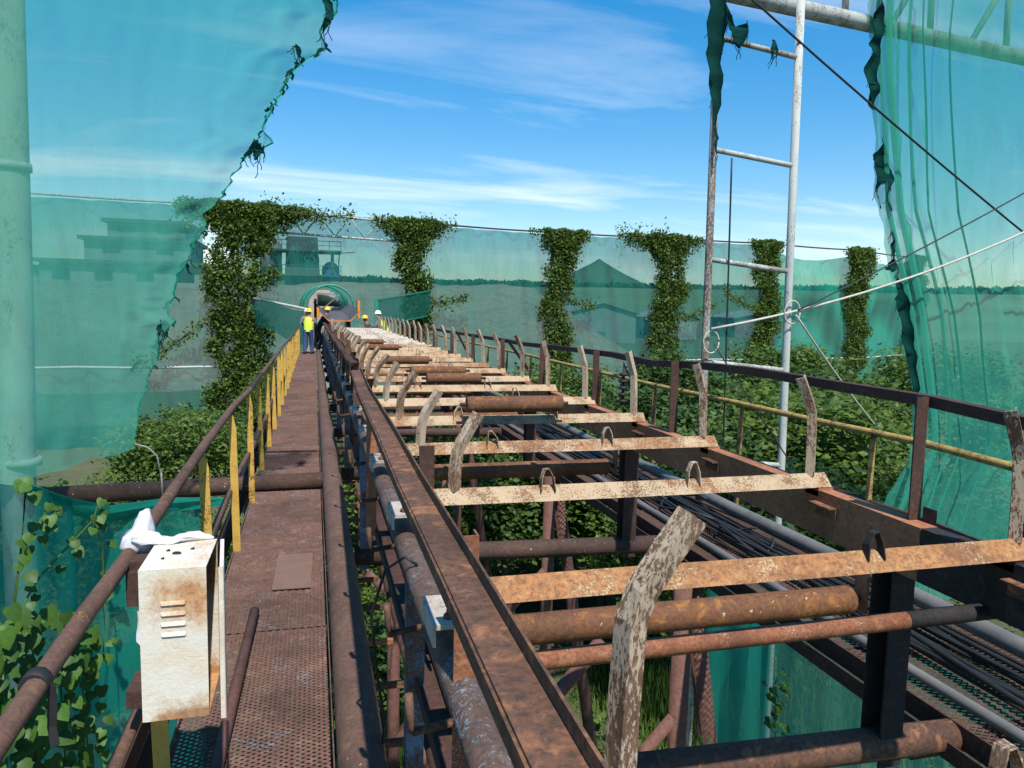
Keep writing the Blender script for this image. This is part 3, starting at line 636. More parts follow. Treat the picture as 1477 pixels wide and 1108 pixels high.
obj('rail_wrap', MB().tube([(-.632, 1.86, 1.045), (-.632, 1.90, 1.046)], .031, 12), 'black', t, 'black tape wrapped round the rail')
obj('hanging_strip', MB().sweep([(-.01, -.001), (.01, -.001), (.01, .001), (-.01, .001)], [(-.600, 1.88, 1.04), (-.598, 1.88, .99), (-.604, 1.885, .93), (-.597, 1.88, .885)], (0, 1, 0)), 'black', t)
# big pipe beside the walkway
bp = [(.18, y, .105 + sag(y)) for y in (-.5, 2, 5, 9, 14, 20, 27, 35)]
obj('pipe', MB().tube(bp, .098, 20), 'pipe', None, 'long thick brown pipe running along the right edge of the left walkway', 'pipe')
obj('cross_pipe', MB().tube([(-2.9, 7.93, -.005), (.085, 7.98, .045)], .092, 18), 'darkpipe', None, 'thick dark pipe crossing the walkway near the left net hem', 'pipe')
obj('bent_rod', MB().tube([(-1.33, 7.2, .1), (-1.34, 7.2, .35), (-1.37, 7.2, .52), (-1.45, 7.2, .60), (-1.55, 7.2, .63)], .008, 6), 'rope', None, 'thin pale bent rod standing left of the handrail', 'rod')
obj('loose_rod', MB().tube([(-.36, 4.66, .036), (-.395, 3.07, .036), (-.42, 1.9, .036)], .029, 12), 'leg', None, 'loose rusty pipe lying on the walkway in the foreground', 'pipe')
# conduits under the handrail
for i, (x, z) in enumerate([(-.76, .02), (-.81, .0), (-.72, -.05), (-.86, -.07), (-.78, -.1)]):
    obj('cable', MB().tube([(x + .015 * math.sin(y * 1.2 + i), y, z + sag(y) + .012 * math.sin(y * .8 + 2 * i)) for y in np.linspace(.5, 20, 24)], (.02, .016, .014, .018, .012)[i], 7), 'rubber', None, 'black cable running along the outside of the left walkway', 'cable', 'cables left of the walkway')
obj('cable_tray', MB().sweep(chan(.2, .05, .004), [(-.70, y, -.135 + sag(y)) for y in (.3, 4, 10, 20)], (-1, 0, 0)), 'guard', None, 'dark tray carrying cables outside the left walkway', 'tray')

# electrical cabinet on the rail
t = thing('electrical_cabinet', (-.435, 2.5, .60), 'rusty white metal cabinet hung on the handrail, back towards camera', 'cabinet')
x0, x1, y0, y1, z0, z1 = -.530, -.333, 2.45, 2.735, .605, 1.102
mb = MB(); th = .004
mb.box(x0, x1, y0, y0 + th, z0, z1); mb.box(x0, x0 + th, y0 + th, y1, z0, z1); mb.box(x0 + th, x1, y0 + th, y1, z1 - th, z1); mb.box(x0 + th, x1, y0 + th, y1, z0, z0 + th); mb.box(x0 + th, x1, y1 - th, y1, z0 + th, z1 - th)
obj('body', mb, 'cabinet', t)
for i in range(4):
    zl = .985 - .034 * i
    vs = [(-.470, y0, zl), (-.395, y0, zl), (-.395, y0, zl + .013), (-.470, y0, zl + .013), (-.466, y0 - .006, zl + .001), (-.399, y0 - .006, zl + .001)]
    obj('louver', MB().add(vs, [(3, 2, 5, 4), (0, 4, 5, 1), (0, 3, 4), (1, 5, 2)]), 'cabinet', t)
dx = x1 + .012
obj('door', MB().sweep([(-.006, -.26), (.006, -.26), (.006, .245), (-.006, .245)], [(dx + .035, y0 - .01, .855), (dx + .005, y1 + .0, .855)]).bar((dx + .033, y0 - .012, .60), (dx + .033, y0 - .012, 1.10), .014, .012, (0, 1, 0)), 'cabside', t)
obj('mounting_bracket', MB().box(-.60, x0 - .001, 2.60, 2.72, .93, 1.045).box(-.625, -.535, 2.62, 2.70, 1.045, 1.075), 'guard', t)
obj('mounting_bracket', MB().box(-.60, x0 - .001, 2.55, 2.70, .60, .66), 'guard', t)
for (a, b, r) in ((-.445, 2.60, .013), (-.475, 2.63, .006), (-.40, 2.635, .006), (-.478, 2.55, .005)):
    mb = MB(); mb.lathe([(r, 0), (r * 1.05, .002), (r * .8, .005), (r * .3, .006)], (a, b, z1 - .001), 7); mb.lathe([(r * .6, 0), (r * .7, .003), (r * .4, .008), (r * .1, .009)], (a + r * .7, b - r * .5, z1 - .001), 6); obj('hole_debris', mb, 'black', t)
# white rag tied round the rail
mb = MB()
def blob(path, rads, flat, nv=16, seed=0):
    vs = []
    for i, (p, r) in enumerate(zip(path, rads)):
        for j in range(nv):
            a = 2 * math.pi * j / nv; k = r * (1 + .22 * math.sin(3 * a + 1.7 * i + seed) + .16 * math.sin(7 * a - 2.3 * i) + .10 * math.sin(11 * a + i))
            k *= ru(.82, 1.18)
            vs.append((p[0] + k * math.cos(a) * .35 * (1 if flat else 2.4), p[1] + k * math.cos(a) * .9, p[2] + k * math.sin(a) * (.55 if flat else .15)) if flat else (p[0] + k * math.cos(a), p[1] + k * math.sin(a) * .8, p[2] + .006 * math.sin(5 * a + i)))
    n_ = len(path); fs = [(i * nv + j, i * nv + (j + 1) % nv, (i + 1) * nv + (j + 1) % nv, (i + 1) * nv + j) for i in range(n_ - 1) for j in range(nv)]
    fs += [tuple(range(nv - 1, -1, -1)), tuple(range((n_ - 1) * nv, n_ * nv))]
    mb.add(vs, fs, True)
xs_ = np.linspace(-.60, -.345, 12)
blob([(x, 2.73 + .012 * math.sin(x * 30), 1.112 + .008 * math.sin(x * 41)) for x in xs_], [.02, .034, .036, .030, .027, .030, .026, .024, .027, .022, .018, .006], True)
blob([(-.600, 2.75, 1.06), (-.596, 2.752, 1.09), (-.588, 2.755, 1.12), (-.580, 2.76, 1.15), (-.572, 2.76, 1.18), (-.566, 2.76, 1.20), (-.562, 2.76, 1.212)], [.030, .044, .046, .036, .026, .018, .004], False, seed=2)
vs = [];  # tail hanging behind the cabinet
for i in range(9):
    for j in range(5): vs.append((-.575 + .016 * j - .006 * math.sin(i), 2.62 + .01 * math.sin(j * 2.3 + i), 1.02 - .028 * i - (.008 * j if i == 8 else 0)))
mb.add(vs, [(i * 5 + j, i * 5 + j + 1, (i + 1) * 5 + j + 1, (i + 1) * 5 + j) for i in range(8) for j in range(4)], True)
obj('white_rag', mb, 'cloth', None, 'white plastic rag tied round the handrail above the cabinet', 'rag')

# ================================================================== CONVEYOR TRUSS
t = thing('conveyor_truss', (1.45, 15, GZ), 'long rusty steel conveyor truss with its bed stripped of belt', 'conveyor frame'); tr = t
Yn = [-.21 + 2.97 * i for i in range(12)]
obj('left_stringer', MB().tube([(.385, y, .905 + sag(y)) for y in (-.3, 2, 4, 8, 14, 20, 27, 34)], .052, 16), 'stringer', t)
obj('right_stringer', MB().sweep(chan(.10, .235, .009), [(2.505, y, .80 + sag(y)) for y in (2.55, 4, 8, 14, 20, 27, 34)]), 'rstringer', t)
obj('right_stringer', MB().sweep(chan(.10, .235, .009), [(2.505, y, .80) for y in (-.3, 2.545)]), 'soot', t, 'soot-blackened end of the right stringer')
obj('gutter', MB().sweep([(-.05, 0), (.05, 0), (.05, .05), (.044, .05), (.044, .006), (-.044, .006), (-.044, .05), (-.05, .05)], [(.425, y, .45 + sag(y)) for y in (-.3, 4, 10, 20, 34)]), 'guard', t)
obj('bottom_chord', MB().tube([(.52, y, -.12 + sag(y)) for y in (-.3, 4, 10, 20, 34)], .032, 12), 'guard', t)
obj('bottom_chord', MB().sweep(angle(.09, .008), [(2.85, y, -.13 + sag(y)) for y in (-.3, 4, 10, 20, 34)]), 'guard', t)
for i, y in enumerate(Yn):
    s = sag(y)
    obj('post', MB().bar((.375, y + .03, -.12 + s), (.375, y + .03, .86 + s), .07, .07, (0, 1, 0)), 'blue', t)
    obj('post', MB().sweep(chan(.12, .13, .010), [(2.62, y - .09, -.14 + s), (2.62, y - .09, .80 + s)], (0, 1, 0)), 'guard' if i != 1 else 'soot', t)
    obj('cross_pipe', MB().tube([(.30, y + .03, -.02 + s), (3.0, y - .05, -.06 + s)], .075, 16), 'channel' if i == 1 else 'darkpipe', t)
    if 3 < i < 11:
        obj('diagonal', MB().tube([(.47, y + .1, -.06 + s), (.47, y + 2.85, .82 + s)], .03, 8), 'leg', t)
        obj('diagonal', MB().tube([(2.70, y + .1, .74 + s), (2.70, y + 2.85, -.06 + s)], .032, 8), 'leg', t)
        obj('floor_brace', MB().tube([(.5, y + .1, -.14 + s), (2.7, y + 2.85, -.16 + s)], .03, 8), 'leg', t)
for i in range(30):
    y = 1.2 + .55 * i; obj('cross_bar', MB().bar((.10, y, -.16 + sag(y)), (.47, y, -.16 + sag(y)), .03, .03), 'channel' if i % 3 else 'rstringer', t)
for y in (1.75, 2.32, 3.15, 3.95, 4.9, 6.0, 7.2, 8.4):
    obj('hook', MB().tube([(.35, y, .90 + sag(y)), (.235, y, .885 + sag(y)), (.228, y, .90 + sag(y)), (.222, y, .985 + sag(y))], .011, 7), 'channel', t)
# trestle legs
for y in (5.1, 8.55, 14.5, 20.5, 26.5):
    s = sag(y)
    for x, sx in ((2.80, 1), (.9, -1)):
        obj('leg', MB().tube([(x, y, GZ - .2), (x, y, -.1 + s)], .075, 14), 'leg', t)
        if sx > 0: obj('leg', MB().tube([(x + sx * 1.05, y + .15, GZ - .2), (x + sx * .1, y + .1, -.12 + s)], .075, 14), 'leg', t)
    obj('leg_brace', MB().tube([(2.85, y, -1.2 + s), (.6, y, -3.6 + s)], .05, 10), 'leg', t)
    obj('leg_brace', MB().tube([(.6, y + .07, -1.2 + s), (2.85, y + .07, -3.6 + s)], .05, 10), 'leg', t)
    obj('leg_brace', MB().tube([(.55, y + .03, -3.9), (2.9, y + .03, -3.9)], .045, 10), 'leg', t)
# front brace seen low in the middle of the picture
obj('knee_brace', MB().tube([(1.75, 4.2, -.15), (.95, 4.2, -1.05)], .045, 10), 'leg', t)
obj('cable', MB().tube([(.375, 2.72, .96), (.33, 2.74, .99), (.26, 2.78, .93), (.21, 2.82, .74), (.235, 2.86, .48), (.27, 2.9, .25), (.255, 2.9, .0), (.29, 2.95, -.3)], .006, 6), 'rubber', None, 'thin black wire looping down beside the left stringer', 'cable')
# narrow cable ladder below the left stringer
t2 = thing('cable_ladder', (.95, 3.6, -.5), 'thin grey cable ladder below the left side of the conveyor', 'ladder')
for x in (.86, .99): obj('side_rail', MB().bar((x, 1.0, -.30), (x, 8.0, -.34), .012, .03), 'greypipe', t2)
for i in range(24): obj('rung', MB().bar((.866, 1.1 + .29 * i, -.31), (.984, 1.1 + .29 * i, -.31), .012, .012), 'greypipe', t2)

# ================================================================== IDLER FRAMES
def idler(y, z, wing_l=.61, loops=(1.05, 1.80), m='cream', nloop=True, h1=.24, tl=None, soot=False, lab='', wingx_r=2.49):
    t = thing('idler_frame', (1.43, y, z), lab, 'idler frame', 'idler frames across the conveyor')
    w, th = .088, .007
    # inverted angle: ridge on top, two sloping flanges
    c = math.cos(R(45)); a = w * c
    prof = [(0, 0), (a, -a), (a - th * 1.4, -a), (0, -th * 1.4), (-a + th * 1.4, -a), (-a, -a)]
    bend = ru(-.012, .012)
    obj('base_angle', MB().sweep(prof, [(.405, y, z + .058), (1.0, y + bend * .3, z + .058 + ru(-.004, .004)), (1.7, y + bend, z + .058 + ru(-.004, .004)), (2.575 if not soot else 2.70, y, z + .058)]), m, t)
    # bent end brackets (folded angle section)
    fp = [(-.029, .016), (0, -.016), (.029, .016), (.0265, .022), (0, -.0085), (-.0265, .022)]
    dh = ru(-.02, .02)
    def wing(x, s, h1, lean, tw):
        pts = [(x, y - .012, z + .045), (x + s * .004, y - .012, z + h1 * .6), (x + s * .012, y - .012, z + h1 - .035), (x + s * .03, y - .012, z + h1 + .018), (x + s * (.03 + lean * .5), y - .012, z + h1 + .085), (x + s * (.03 + lean), y - .012, z + h1 + .15)]
        return MB().sweep(fp, pts, (0, 1, 0), twist=[tw, tw, tw, tw * 1.2, tw * 1.2, tw * 1.4])
    if not soot: obj('wing_bracket', wing(wing_l, 1, h1 + dh, .085 + ru(-.015, .02), ru(.05, .3) if tl is None else tl), 'wing' if not soot else 'wing', t)
    obj('wing_bracket', wing(wingx_r, -1, .40 + dh, .045 + ru(-.01, .02), ru(-.25, .25)), 'wing', t)
    if nloop:
        for x in loops:
            hh = .135 + ru(-.012, .012); sp = .030; k = ru(-.012, .012)
            fl = [(-.0025, -.017), (.0025, -.017), (.0025, .017), (-.0025, .017)]
            obj('roller_bracket', MB().sweep(fl, [(x - sp - .004, y - .030, z + .028), (x - sp, y - .026, z + hh * .7), (x - sp * .55 + k, y - .02, z + hh), (x + sp * .2 + k, y - .02, z + hh + .004), (x + sp, y - .022, z + hh * .68), (x + sp + .006, y - .030, z + .028)], (0, 1, 0)), 'soot' if soot else 'wing', t)
    # bolted feet
    pl = obj('end_plate', MB().box(.318, .45, y - .17, y + .05, z - .020, z - .006).box(.318, .326, y - .17, y + .05, z - .07, z - .0205), 'whiteplate', t)
    obj('bolt', MB().lathe([(.017, 0), (.017, .012), (.009, .0125), (.009, .026)], (.372, y - .125, z - .0062), 6), 'channel', pl)
    obj('seat_bracket', MB().box(2.455, 2.503, y - .20, y - .04, z - .085, z - .078).box(2.496, 2.503, y - .20, y - .04, z - .14, z - .0852), 'channel', t)
    pr_ = obj('end_plate', MB().box(2.50, 2.62, y - .06, y + .06, z - .026, z - .006).box(2.505, 2.60, y - .05, y + .05, z - .056, z - .0262), 'soot' if soot else 'rstringer', t)
    return t
FR = []
for n in range(0, 27):
    if n == 0: y, z = 1.15, .93
    else: y = 2.155 + 1.115 * (n - 1) + (ru(-.05, .05) if n > 4 else 0); z = 1.055 + sag(y)
    lab = ('nearest idler frame, cut by the bottom of the picture' if n == 0 else ORD[n].capitalize().lower() + ' idler frame from the camera, ' + ('orange rust with black bracket' if n == 1 else 'cream paint over rust' if n < 15 else 'grey with dust'))
    m = 'cream_orange' if n == 1 else 'cream' if n < 15 else 'greyband'
    kw = {}
    if n == 0: kw = dict(wing_l=.515, h1=.50, tl=.42, loops=(1.375,), wingx_r=2.49)
    if n == 1: kw = dict(loops=(1.90,), soot=True, wingx_r=2.56)
    FR.append(idler(y, z, m=m, lab=lab, **kw))
def roller(x0, x1, y, z, r, m, label, group):
    t = thing('roller', ((x0 + x1) / 2, y, z - r), label, 'roller', group)
    obj('drum', MB().tube([(x0, y, z), (x0 + .008, y, z), (x0 + .02, y, z), (x1 - .02, y, z), (x1 - .008, y, z), (x1, y, z)], r, 20, scale=[.86, .97, 1, 1, .97, .86]), m, t)
    obj('shaft', MB().tube([(x0 - .05, y, z), (x1 + .05, y, z)], .014, 8), 'guard', t)
    return t
CG = 'carrying rollers left on the idler frames'
RL = [(1.09, 1.83, 5.36, 'nearest short brown roller on the conveyor bed'), (1.10, 1.66, 7.45, 'second short brown roller on the bed'), (1.05, 1.68, 8.36, 'third short brown roller, close behind the second'), (.93, 1.52, 10.12, 'fourth short roller on the bed, dark brown'), (.95, 1.48, 13.45, 'fifth short roller on the bed, far off'), (.83, 1.40, 15.6, 'sixth short roller, farthest on the bed')]
for x0, x1, y, l in RL: roller(x0, x1, y, 1.215 + sag(y), .062 if y < 6 else .055, 'roller', l, CG)
RG = 'return rollers under the bed'
for i, y in enumerate([2.86, 5.86, 8.84, 11.8, 14.8, 17.7]):
    s = sag(y); r = roller(.52, 2.44, y, .60 + s, .066, 'roller', ORD[i] + ' long return roller from the camera, under the bed', RG)
    for x in (2.50, .46): obj('hanger', MB().box(x - .006, x + .006, y - .04, y + .04, .54 + s, .80 + s if x > 1 else .86 + s).box(x - .03, x + .03, y - .05, y + .05, .79 + s, .799 + s), 'rstringer', r)
obj('spreader_pipe', MB().tube([(.40, 2.25, .775), (1.6, 2.235, .79), (2.15, 2.22, .80)], .033, 12), 'orange', None, 'thinner orange-rust pipe across the bed, in front of the nearest return roller', 'pipe')
obj('spreader_pipe', MB().tube([(2.152, 2.22, .80), (2.6, 2.215, .805)], .033, 12), 'soot', bpy.data.objects['spreader_pipe'], 'soot-blackened end')
# belt end
bw = [(-.74, .36), (-.40, .02), (.40, .02), (.74, .36), (.74, .38), (.39, .045), (-.39, .045), (-.74, .38)]
t = thing('conveyor_belt', (1.0, 33.5, 1.0), 'grey troughed end of the cut conveyor belt before the green hood', 'belt')
obj('belt', MB().sweep(bw, [(.98, 30.0, 1.12), (.98, 31.5, 1.22), (.92, 34, 1.35), (.85, 40, 1.4), (.7, 48, 1.4)]), 'belt', t)
obj('belt_edge', MB().sweep([(-.76, .345), (-.41, .0), (.41, 0), (.76, .345), (.76, .385), (.41, .05), (-.41, .05), (-.76, .385)], [(.98, 29.93, 1.118), (.98, 29.99, 1.12)]), 'beltedge', t)
for s in (-1, 1):
    obj('edge_guard', MB().box(.98 + s * .80 - .05, .98 + s * .80 + .05, 31.0, 31.9, 1.25, 1.95 if s > 0 else 1.6), 'orangeplate', t)
for y in (30.5, 31.8, 33.1):
    obj('belt_support', MB().bar((.55, y, .84), (.55, y, 1.13), .06, .06, (0, 1, 0)).bar((1.4, y, .84), (1.4, y, 1.13), .06, .06, (0, 1, 0)), 'guard', t)

# ================================================================== GUARD RAILS
GU = [(a - .088, b) for a, b in [(0, 0), (.086, 0), (.086, .034), (.080, .034), (.080, .006), (.006, .006), (.006, -.034), (0, -.034)]]
t = thing('guard_rail', (.4, 3, .5), 'sagging rusty channel rail on the left side of the conveyor', 'guard rail')
P_ = [(.345, .45, 1.36), (.35, .88, 1.352), (.352, 1.55, 1.352), (.350, 2.4, 1.352), (.355, 3.3, 1.358), (.36, 3.95, 1.35), (.372, 5.2, 1.332), (.40, 6.6, 1.34)]
obj('rail', MB().sweep(GU, P_), 'channel', t)
for y in (1.86, 4.72): obj('post', MB().sweep([(-.032, -.006), (.032, -.006), (.032, .0), (-.026, 0), (-.026, .05), (-.032, .05)], [(.385 if y < 2 else .35, y, .45), (.385 if y < 2 else .35, y, 1.345)], (0, 1, 0)), 'orange' if y < 2 else 'rstringer', t)
obj('cover_plate', MB().box(.46, .53, 3.32, 3.328, 1.02, 1.30), 'guard', t, 'flaking dark plate hanging under the rail')
t = thing('guard_rail', (.4, 12, .5), 'buckled far stretch of the left guard rail with broken posts', 'guard rail')
P_ = [(.42, 7.2, 1.36), (.43, 8.4, 1.30), (.40, 9.3, 1.36), (.44, 10.4, 1.25), (.40, 11.6, 1.33), (.42, 13.2, 1.24), (.40, 15, 1.28), (.42, 18, 1.2), (.4, 22, 1.2), (.4, 27, 1.15)]
obj('rail', MB().sweep(GU, P_), 'guard', t)
for i, y in enumerate([7.3, 8.05, 8.9, 10.2, 11.4, 12.6, 14, 15.6, 17.3, 19, 21, 23, 25, 27]):
    z1 = float(np.interp(y, [p[1] for p in P_], [p[2] for p in P_])); ln = ru(-.06, .06)
    obj('post', MB().bar((.40, y, .45 + sag(y)), (.40 + ln * .3, y + ln, z1 + (.16 if i in (2, 4, 6, 9) else 0)), .06, .05, (0, 1, 0)), 'guard' if i % 2 else 'channel', t)
for (a, b) in (((.43, 7.4, 1.28), (.40, 8.7, .80)), ((.43, 9.0, 1.34), (.41, 10.1, .88)), ((.40, 5.9, 1.34), (.46, 7.0, 1.12))): obj('broken_brace', MB().sweep(angle(.06, .006), [a, b]), 'channel', t)
t = thing('guard_rail', (2.64, 12, .8), 'dark brown angle guard rail along the right side of the conveyor', 'guard rail')
P_ = [(2.64, .8, 1.50), (2.63, 2.2, 1.561), (2.62, 2.68, 1.588), (2.62, 3.3, 1.588), (2.62, 4.1, 1.592), (2.62, 4.8, 1.57), (2.63, 5.48, 1.525), (2.62, 6.35, 1.535), (2.62, 7.98, 1.50), (2.63, 9.3, 1.46), (2.62, 10.6, 1.45), (2.62, 14, 1.40), (2.62, 20, 1.33), (2.62, 30, 1.25)]
obj('rail', MB().sweep([(0, -.05), (.006, -.05), (.006, -.006), (.055, -.006), (.055, 0), (0, 0)], P_), 'guard', t)
for i, y in enumerate([2.2, 2.66, 4.98, 6.58, 8.3, 10.2, 12.2, 14.2, 16.4, 18.8, 21.5, 24.5, 28]):
    z1 = float(np.interp(y, [p[1] for p in P_], [p[2] for p in P_]))
    if i == 0: obj('post', MB().bar((2.66, 2.18, .82), (2.66, 2.16, 1.62), .07, .05, (0, 1, 0)), 'guard', t); continue
    obj('post', MB().sweep(angle(.062, .008), [(2.612, y, .80 + sag(y)), (2.610 + ru(-.008, .008), y, z1 - .001)], (0, 1, 0)), 'guard', t)
    if i == 1:
        obj('lug', MB().box(2.60, 2.608, 2.57, 2.64, .98, 1.10), 'guard', t)
for (a, b) in (((2.66, 9.2, 1.10), (2.64, 10.2, 1.42)), ((2.66, 13.0, 1.0), (2.64, 14.1, 1.38)), ((2.66, 18.0, 1.0), (2.64, 19.1, 1.3))): obj('brace', MB().sweep(angle(.05, .006), [a, b]), 'guard', t)
# insulator string behind the rail
t = thing('insulator_string', (3.9, 8.2, .55), 'black insulator string hanging behind the right guard rail', 'insulator')
obj('discs', MB().lathe([(.015, 0)] + [q for i in range(5) for q in ((.015, .02 + .075 * i), (.05, .03 + .075 * i), (.052, .055 + .075 * i), (.018, .065 + .075 * i))] + [(.012, .42)], (3.35, 7.7, .85), 14), 'black', t)
obj('wire', MB().tube([(3.35, 7.7, 1.26), (3.35, 7.72, 1.33), (3.6, 8.2, 1.2), (3.95, 8.6, .85)], .008, 5), 'black', t)

# ================================================================== RIGHT WALKWAY
t = thing('walkway', (3.46, 16, -.1), 'dark expanded-metal walkway on the right, carrying pipes and cables', 'walkway')
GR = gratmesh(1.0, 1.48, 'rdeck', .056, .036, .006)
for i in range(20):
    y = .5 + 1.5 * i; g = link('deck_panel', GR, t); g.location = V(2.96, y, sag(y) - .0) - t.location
    obj('bearer', MB().bar((2.95, y, sag(y) - .04), (3.97, y, sag(y) - .04), .05, .06), 'guard', t)
for x in (2.945, 3.975): obj('edge_angle', MB().sweep([(-.005, -.09), (.005, -.09), (.005, .02), (-.005, .02)], [(x, y, sag(y)) for y in (.4, 4, 10, 20, 31)]), 'guard', t)
for i in range(11):
    y = Yn[i]; obj('bracket', MB().bar((2.74, y, -.13 + sag(y)), (3.97, y, -.13 + sag(y)), .06, .08), 'guard', t)
t = thing('handrail', (4.0, 12, 0), 'worn yellow pipe handrail outside the right walkway', 'handrail')
OR = [(1.5, 1.05), (3.36, 1.055), (4.06, 1.075), (5.3, 1.05), (6.6, 1.035), (8.3, 1.005), (10.2, 1.0), (14, .97), (20, .9), (30, .8)]
obj('top_rail', MB().tube([(4.0 + .012 * math.sin(y), y, z) for y, z in OR], .026, 10), 'yellow_worn', t)
obj('mid_rail', MB().tube([(4.0, y, z - .52) for y, z in OR], .018, 8), 'guard', t)
for i, y in enumerate([2.8, 4.56, 6.32, 8.22, 10, 11.8, 13.6, 15.4, 17.2, 19.5, 22, 25, 28]):
    z1 = float(np.interp(y, [a for a, b in OR], [b for a, b in OR])) - .022; w = .055; b0 = sag(y) - .08
    pr = [(-w/2, b0), (w/2, b0), (w/2, z1 - .02), (w * .2, z1), (-w/2, z1 - .05)]
    vs = [(3.99 + a, y, b) for a, b in pr] + [(3.99 + a, y + .007, b) for a, b in pr]
    obj('post', MB().add(vs, [(0, 1, 2, 3, 4), (9, 8, 7, 6, 5)] + [(j, j + 5, (j + 1) % 5 + 5, (j + 1) % 5) for j in range(5)]), 'yellow_worn', t)
def along(x, z, r, m, name, label, cat, wob=.02, y0=.6, y1=26, group=None, n=26, seed=0):
    return obj(name, MB().tube([(x + wob * math.sin(y * .7 + seed) + wob * .6 * math.sin(y * 1.9 + 2 * seed), y, z + sag(y) + wob * .25 * math.sin(y * 1.1 + seed * 3)) for y in np.linspace(y0, y1, n)], r, 10), m, None, label, cat, group)
along(3.74, .135, .055, 'greypipe', 'conduit', 'thick grey pipe along the right walkway above the black cables', 'pipe', .012)
along(3.10, .045, .030, 'greypipe', 'conduit', 'thinner grey pipe at the inner edge of the right walkway', 'pipe', .012, seed=2)
for i in range(15):
    x = 3.32 + .32 * (i / 14) + ru(-.02, .02)
    along(x, .025 + .03 * (i % 3) + ru(0, .01), ru(.010, .017), 'rubber', 'cable', 'black cable in the bundle lying on the right walkway', 'cable', ru(.03, .085), group='cables on the right walkway', seed=i * 1.7)
for k, (yy, rr_) in enumerate(((6.2, .22), (7.0, .18), (5.3, .15))):
    obj('cable', MB().tube([(3.45 + rr_ * math.cos(a) * 1.1, yy + rr_ * 2.0 * math.sin(a), .10 + .05 * math.sin(2 * a + k) + sag(yy)) for a in np.linspace(.3, 5.6, 18)], .011, 6), 'rubber', None, ('largest', 'farthest', 'nearest')[k] + ' of the three looped black cables on the right walkway', 'cable')

# ================================================================== MAST, PORTAL, NETS NEARBY
t = thing('lattice_mast', (4.24, 6.7, GZ), 'pale two-pole mast with rungs, right of the conveyor', 'mast')
obj('pole', MB().tube([(4.775, 6.7, GZ - .2), (4.735, 6.7, .5), (4.69, 6.7, 2.4), (4.635, 6.7, 4.98)], .040, 12), 'galv', t)
obj('pole', MB().tube([(3.80, 6.7, -.4), (3.785, 6.7, 1.4), (3.765, 6.7, 3.0), (3.735, 6.7, 5.1)], .037, 12), 'galvdark', t)
for z, x1 in ((4.50, 4.66), (3.46, 4.67), (2.41, 4.70), (1.40, 4.72), (.4, 4.74)):
    obj('rung', MB().tube([(3.78, 6.69, z + .02), (x1, 6.7, z - .07)], .026, 10), 'galvdark' if z > 4 else 'galv', t)
obj('pole_foot', MB().bar((3.80, 6.7, -.41), (3.80, 6.7, GZ - .2), .07, .07, (0, 1, 0)), 'galvdark', t)
for (cx_, z, r_) in ((4.70, 1.93, .09), (3.80, 1.62, .085)):
    obj('wire_ring', MB().tube([(cx_ + r_ * math.cos(a), 6.62, z + 1.3 * r_ * math.sin(a)) for a in np.linspace(0, 6.28, 20)], .008, 6), 'rope', t)
t = thing('portal_beam', (7, 7, 4.9), 'pale pipe truss beam crossing the top right of the picture', 'beam')
def pb(x): return 6.9 + .125 * (x - 4.0)
obj('chord', MB().tube([(3.7, pb(3.7), 5.03), (14, pb(14), 5.0)], .085, 14), 'galv', t)
obj('chord', MB().tube([(3.7, pb(3.7), 6.0), (14, pb(14), 6.0)], .07, 12), 'galv', t)
for i, x in enumerate(np.arange(4.2, 13.5, .62)):
    obj('lacing', MB().tube([(x, pb(x), 5.02), (x + (.62 if i % 2 else 0), pb(x + .3), 6.0)], .035, 8), 'galv', t)
t = thing('pole', (-2.27, 6.8, GZ), 'thick pale pole at the left edge behind the torn sheet', 'pole')
obj('shaft', MB().tube([(-2.40, 6.85, GZ - .2), (-2.34, 6.8, .4), (-2.30, 6.8, 1.8), (-2.265, 6.8, 4.2), (-2.24, 6.8, 5.6)], .125, 18), 'galv', t)
for z in (.55, 2.9, 4.9): obj('collar', MB().lathe([(.14, 0), (.14, .06)], (-2.29 - .02 * (2 - z) * .5, 6.8, z), 16), 'galv', t)
obj('arm', MB().tube([(-2.3, 6.8, .55), (-4.6, 6.9, .75)], .05, 10), 'galv', t)
obj('arm', MB().tube([(-2.3, 6.8, 5.3), (-6, 6.8, 5.3)], .06, 10), 'galv', t)
obj('arm', MB().tube([(-2.3, 6.8, 5.3), (.4, 6.72, 5.3)], .05, 10), 'galv', t)

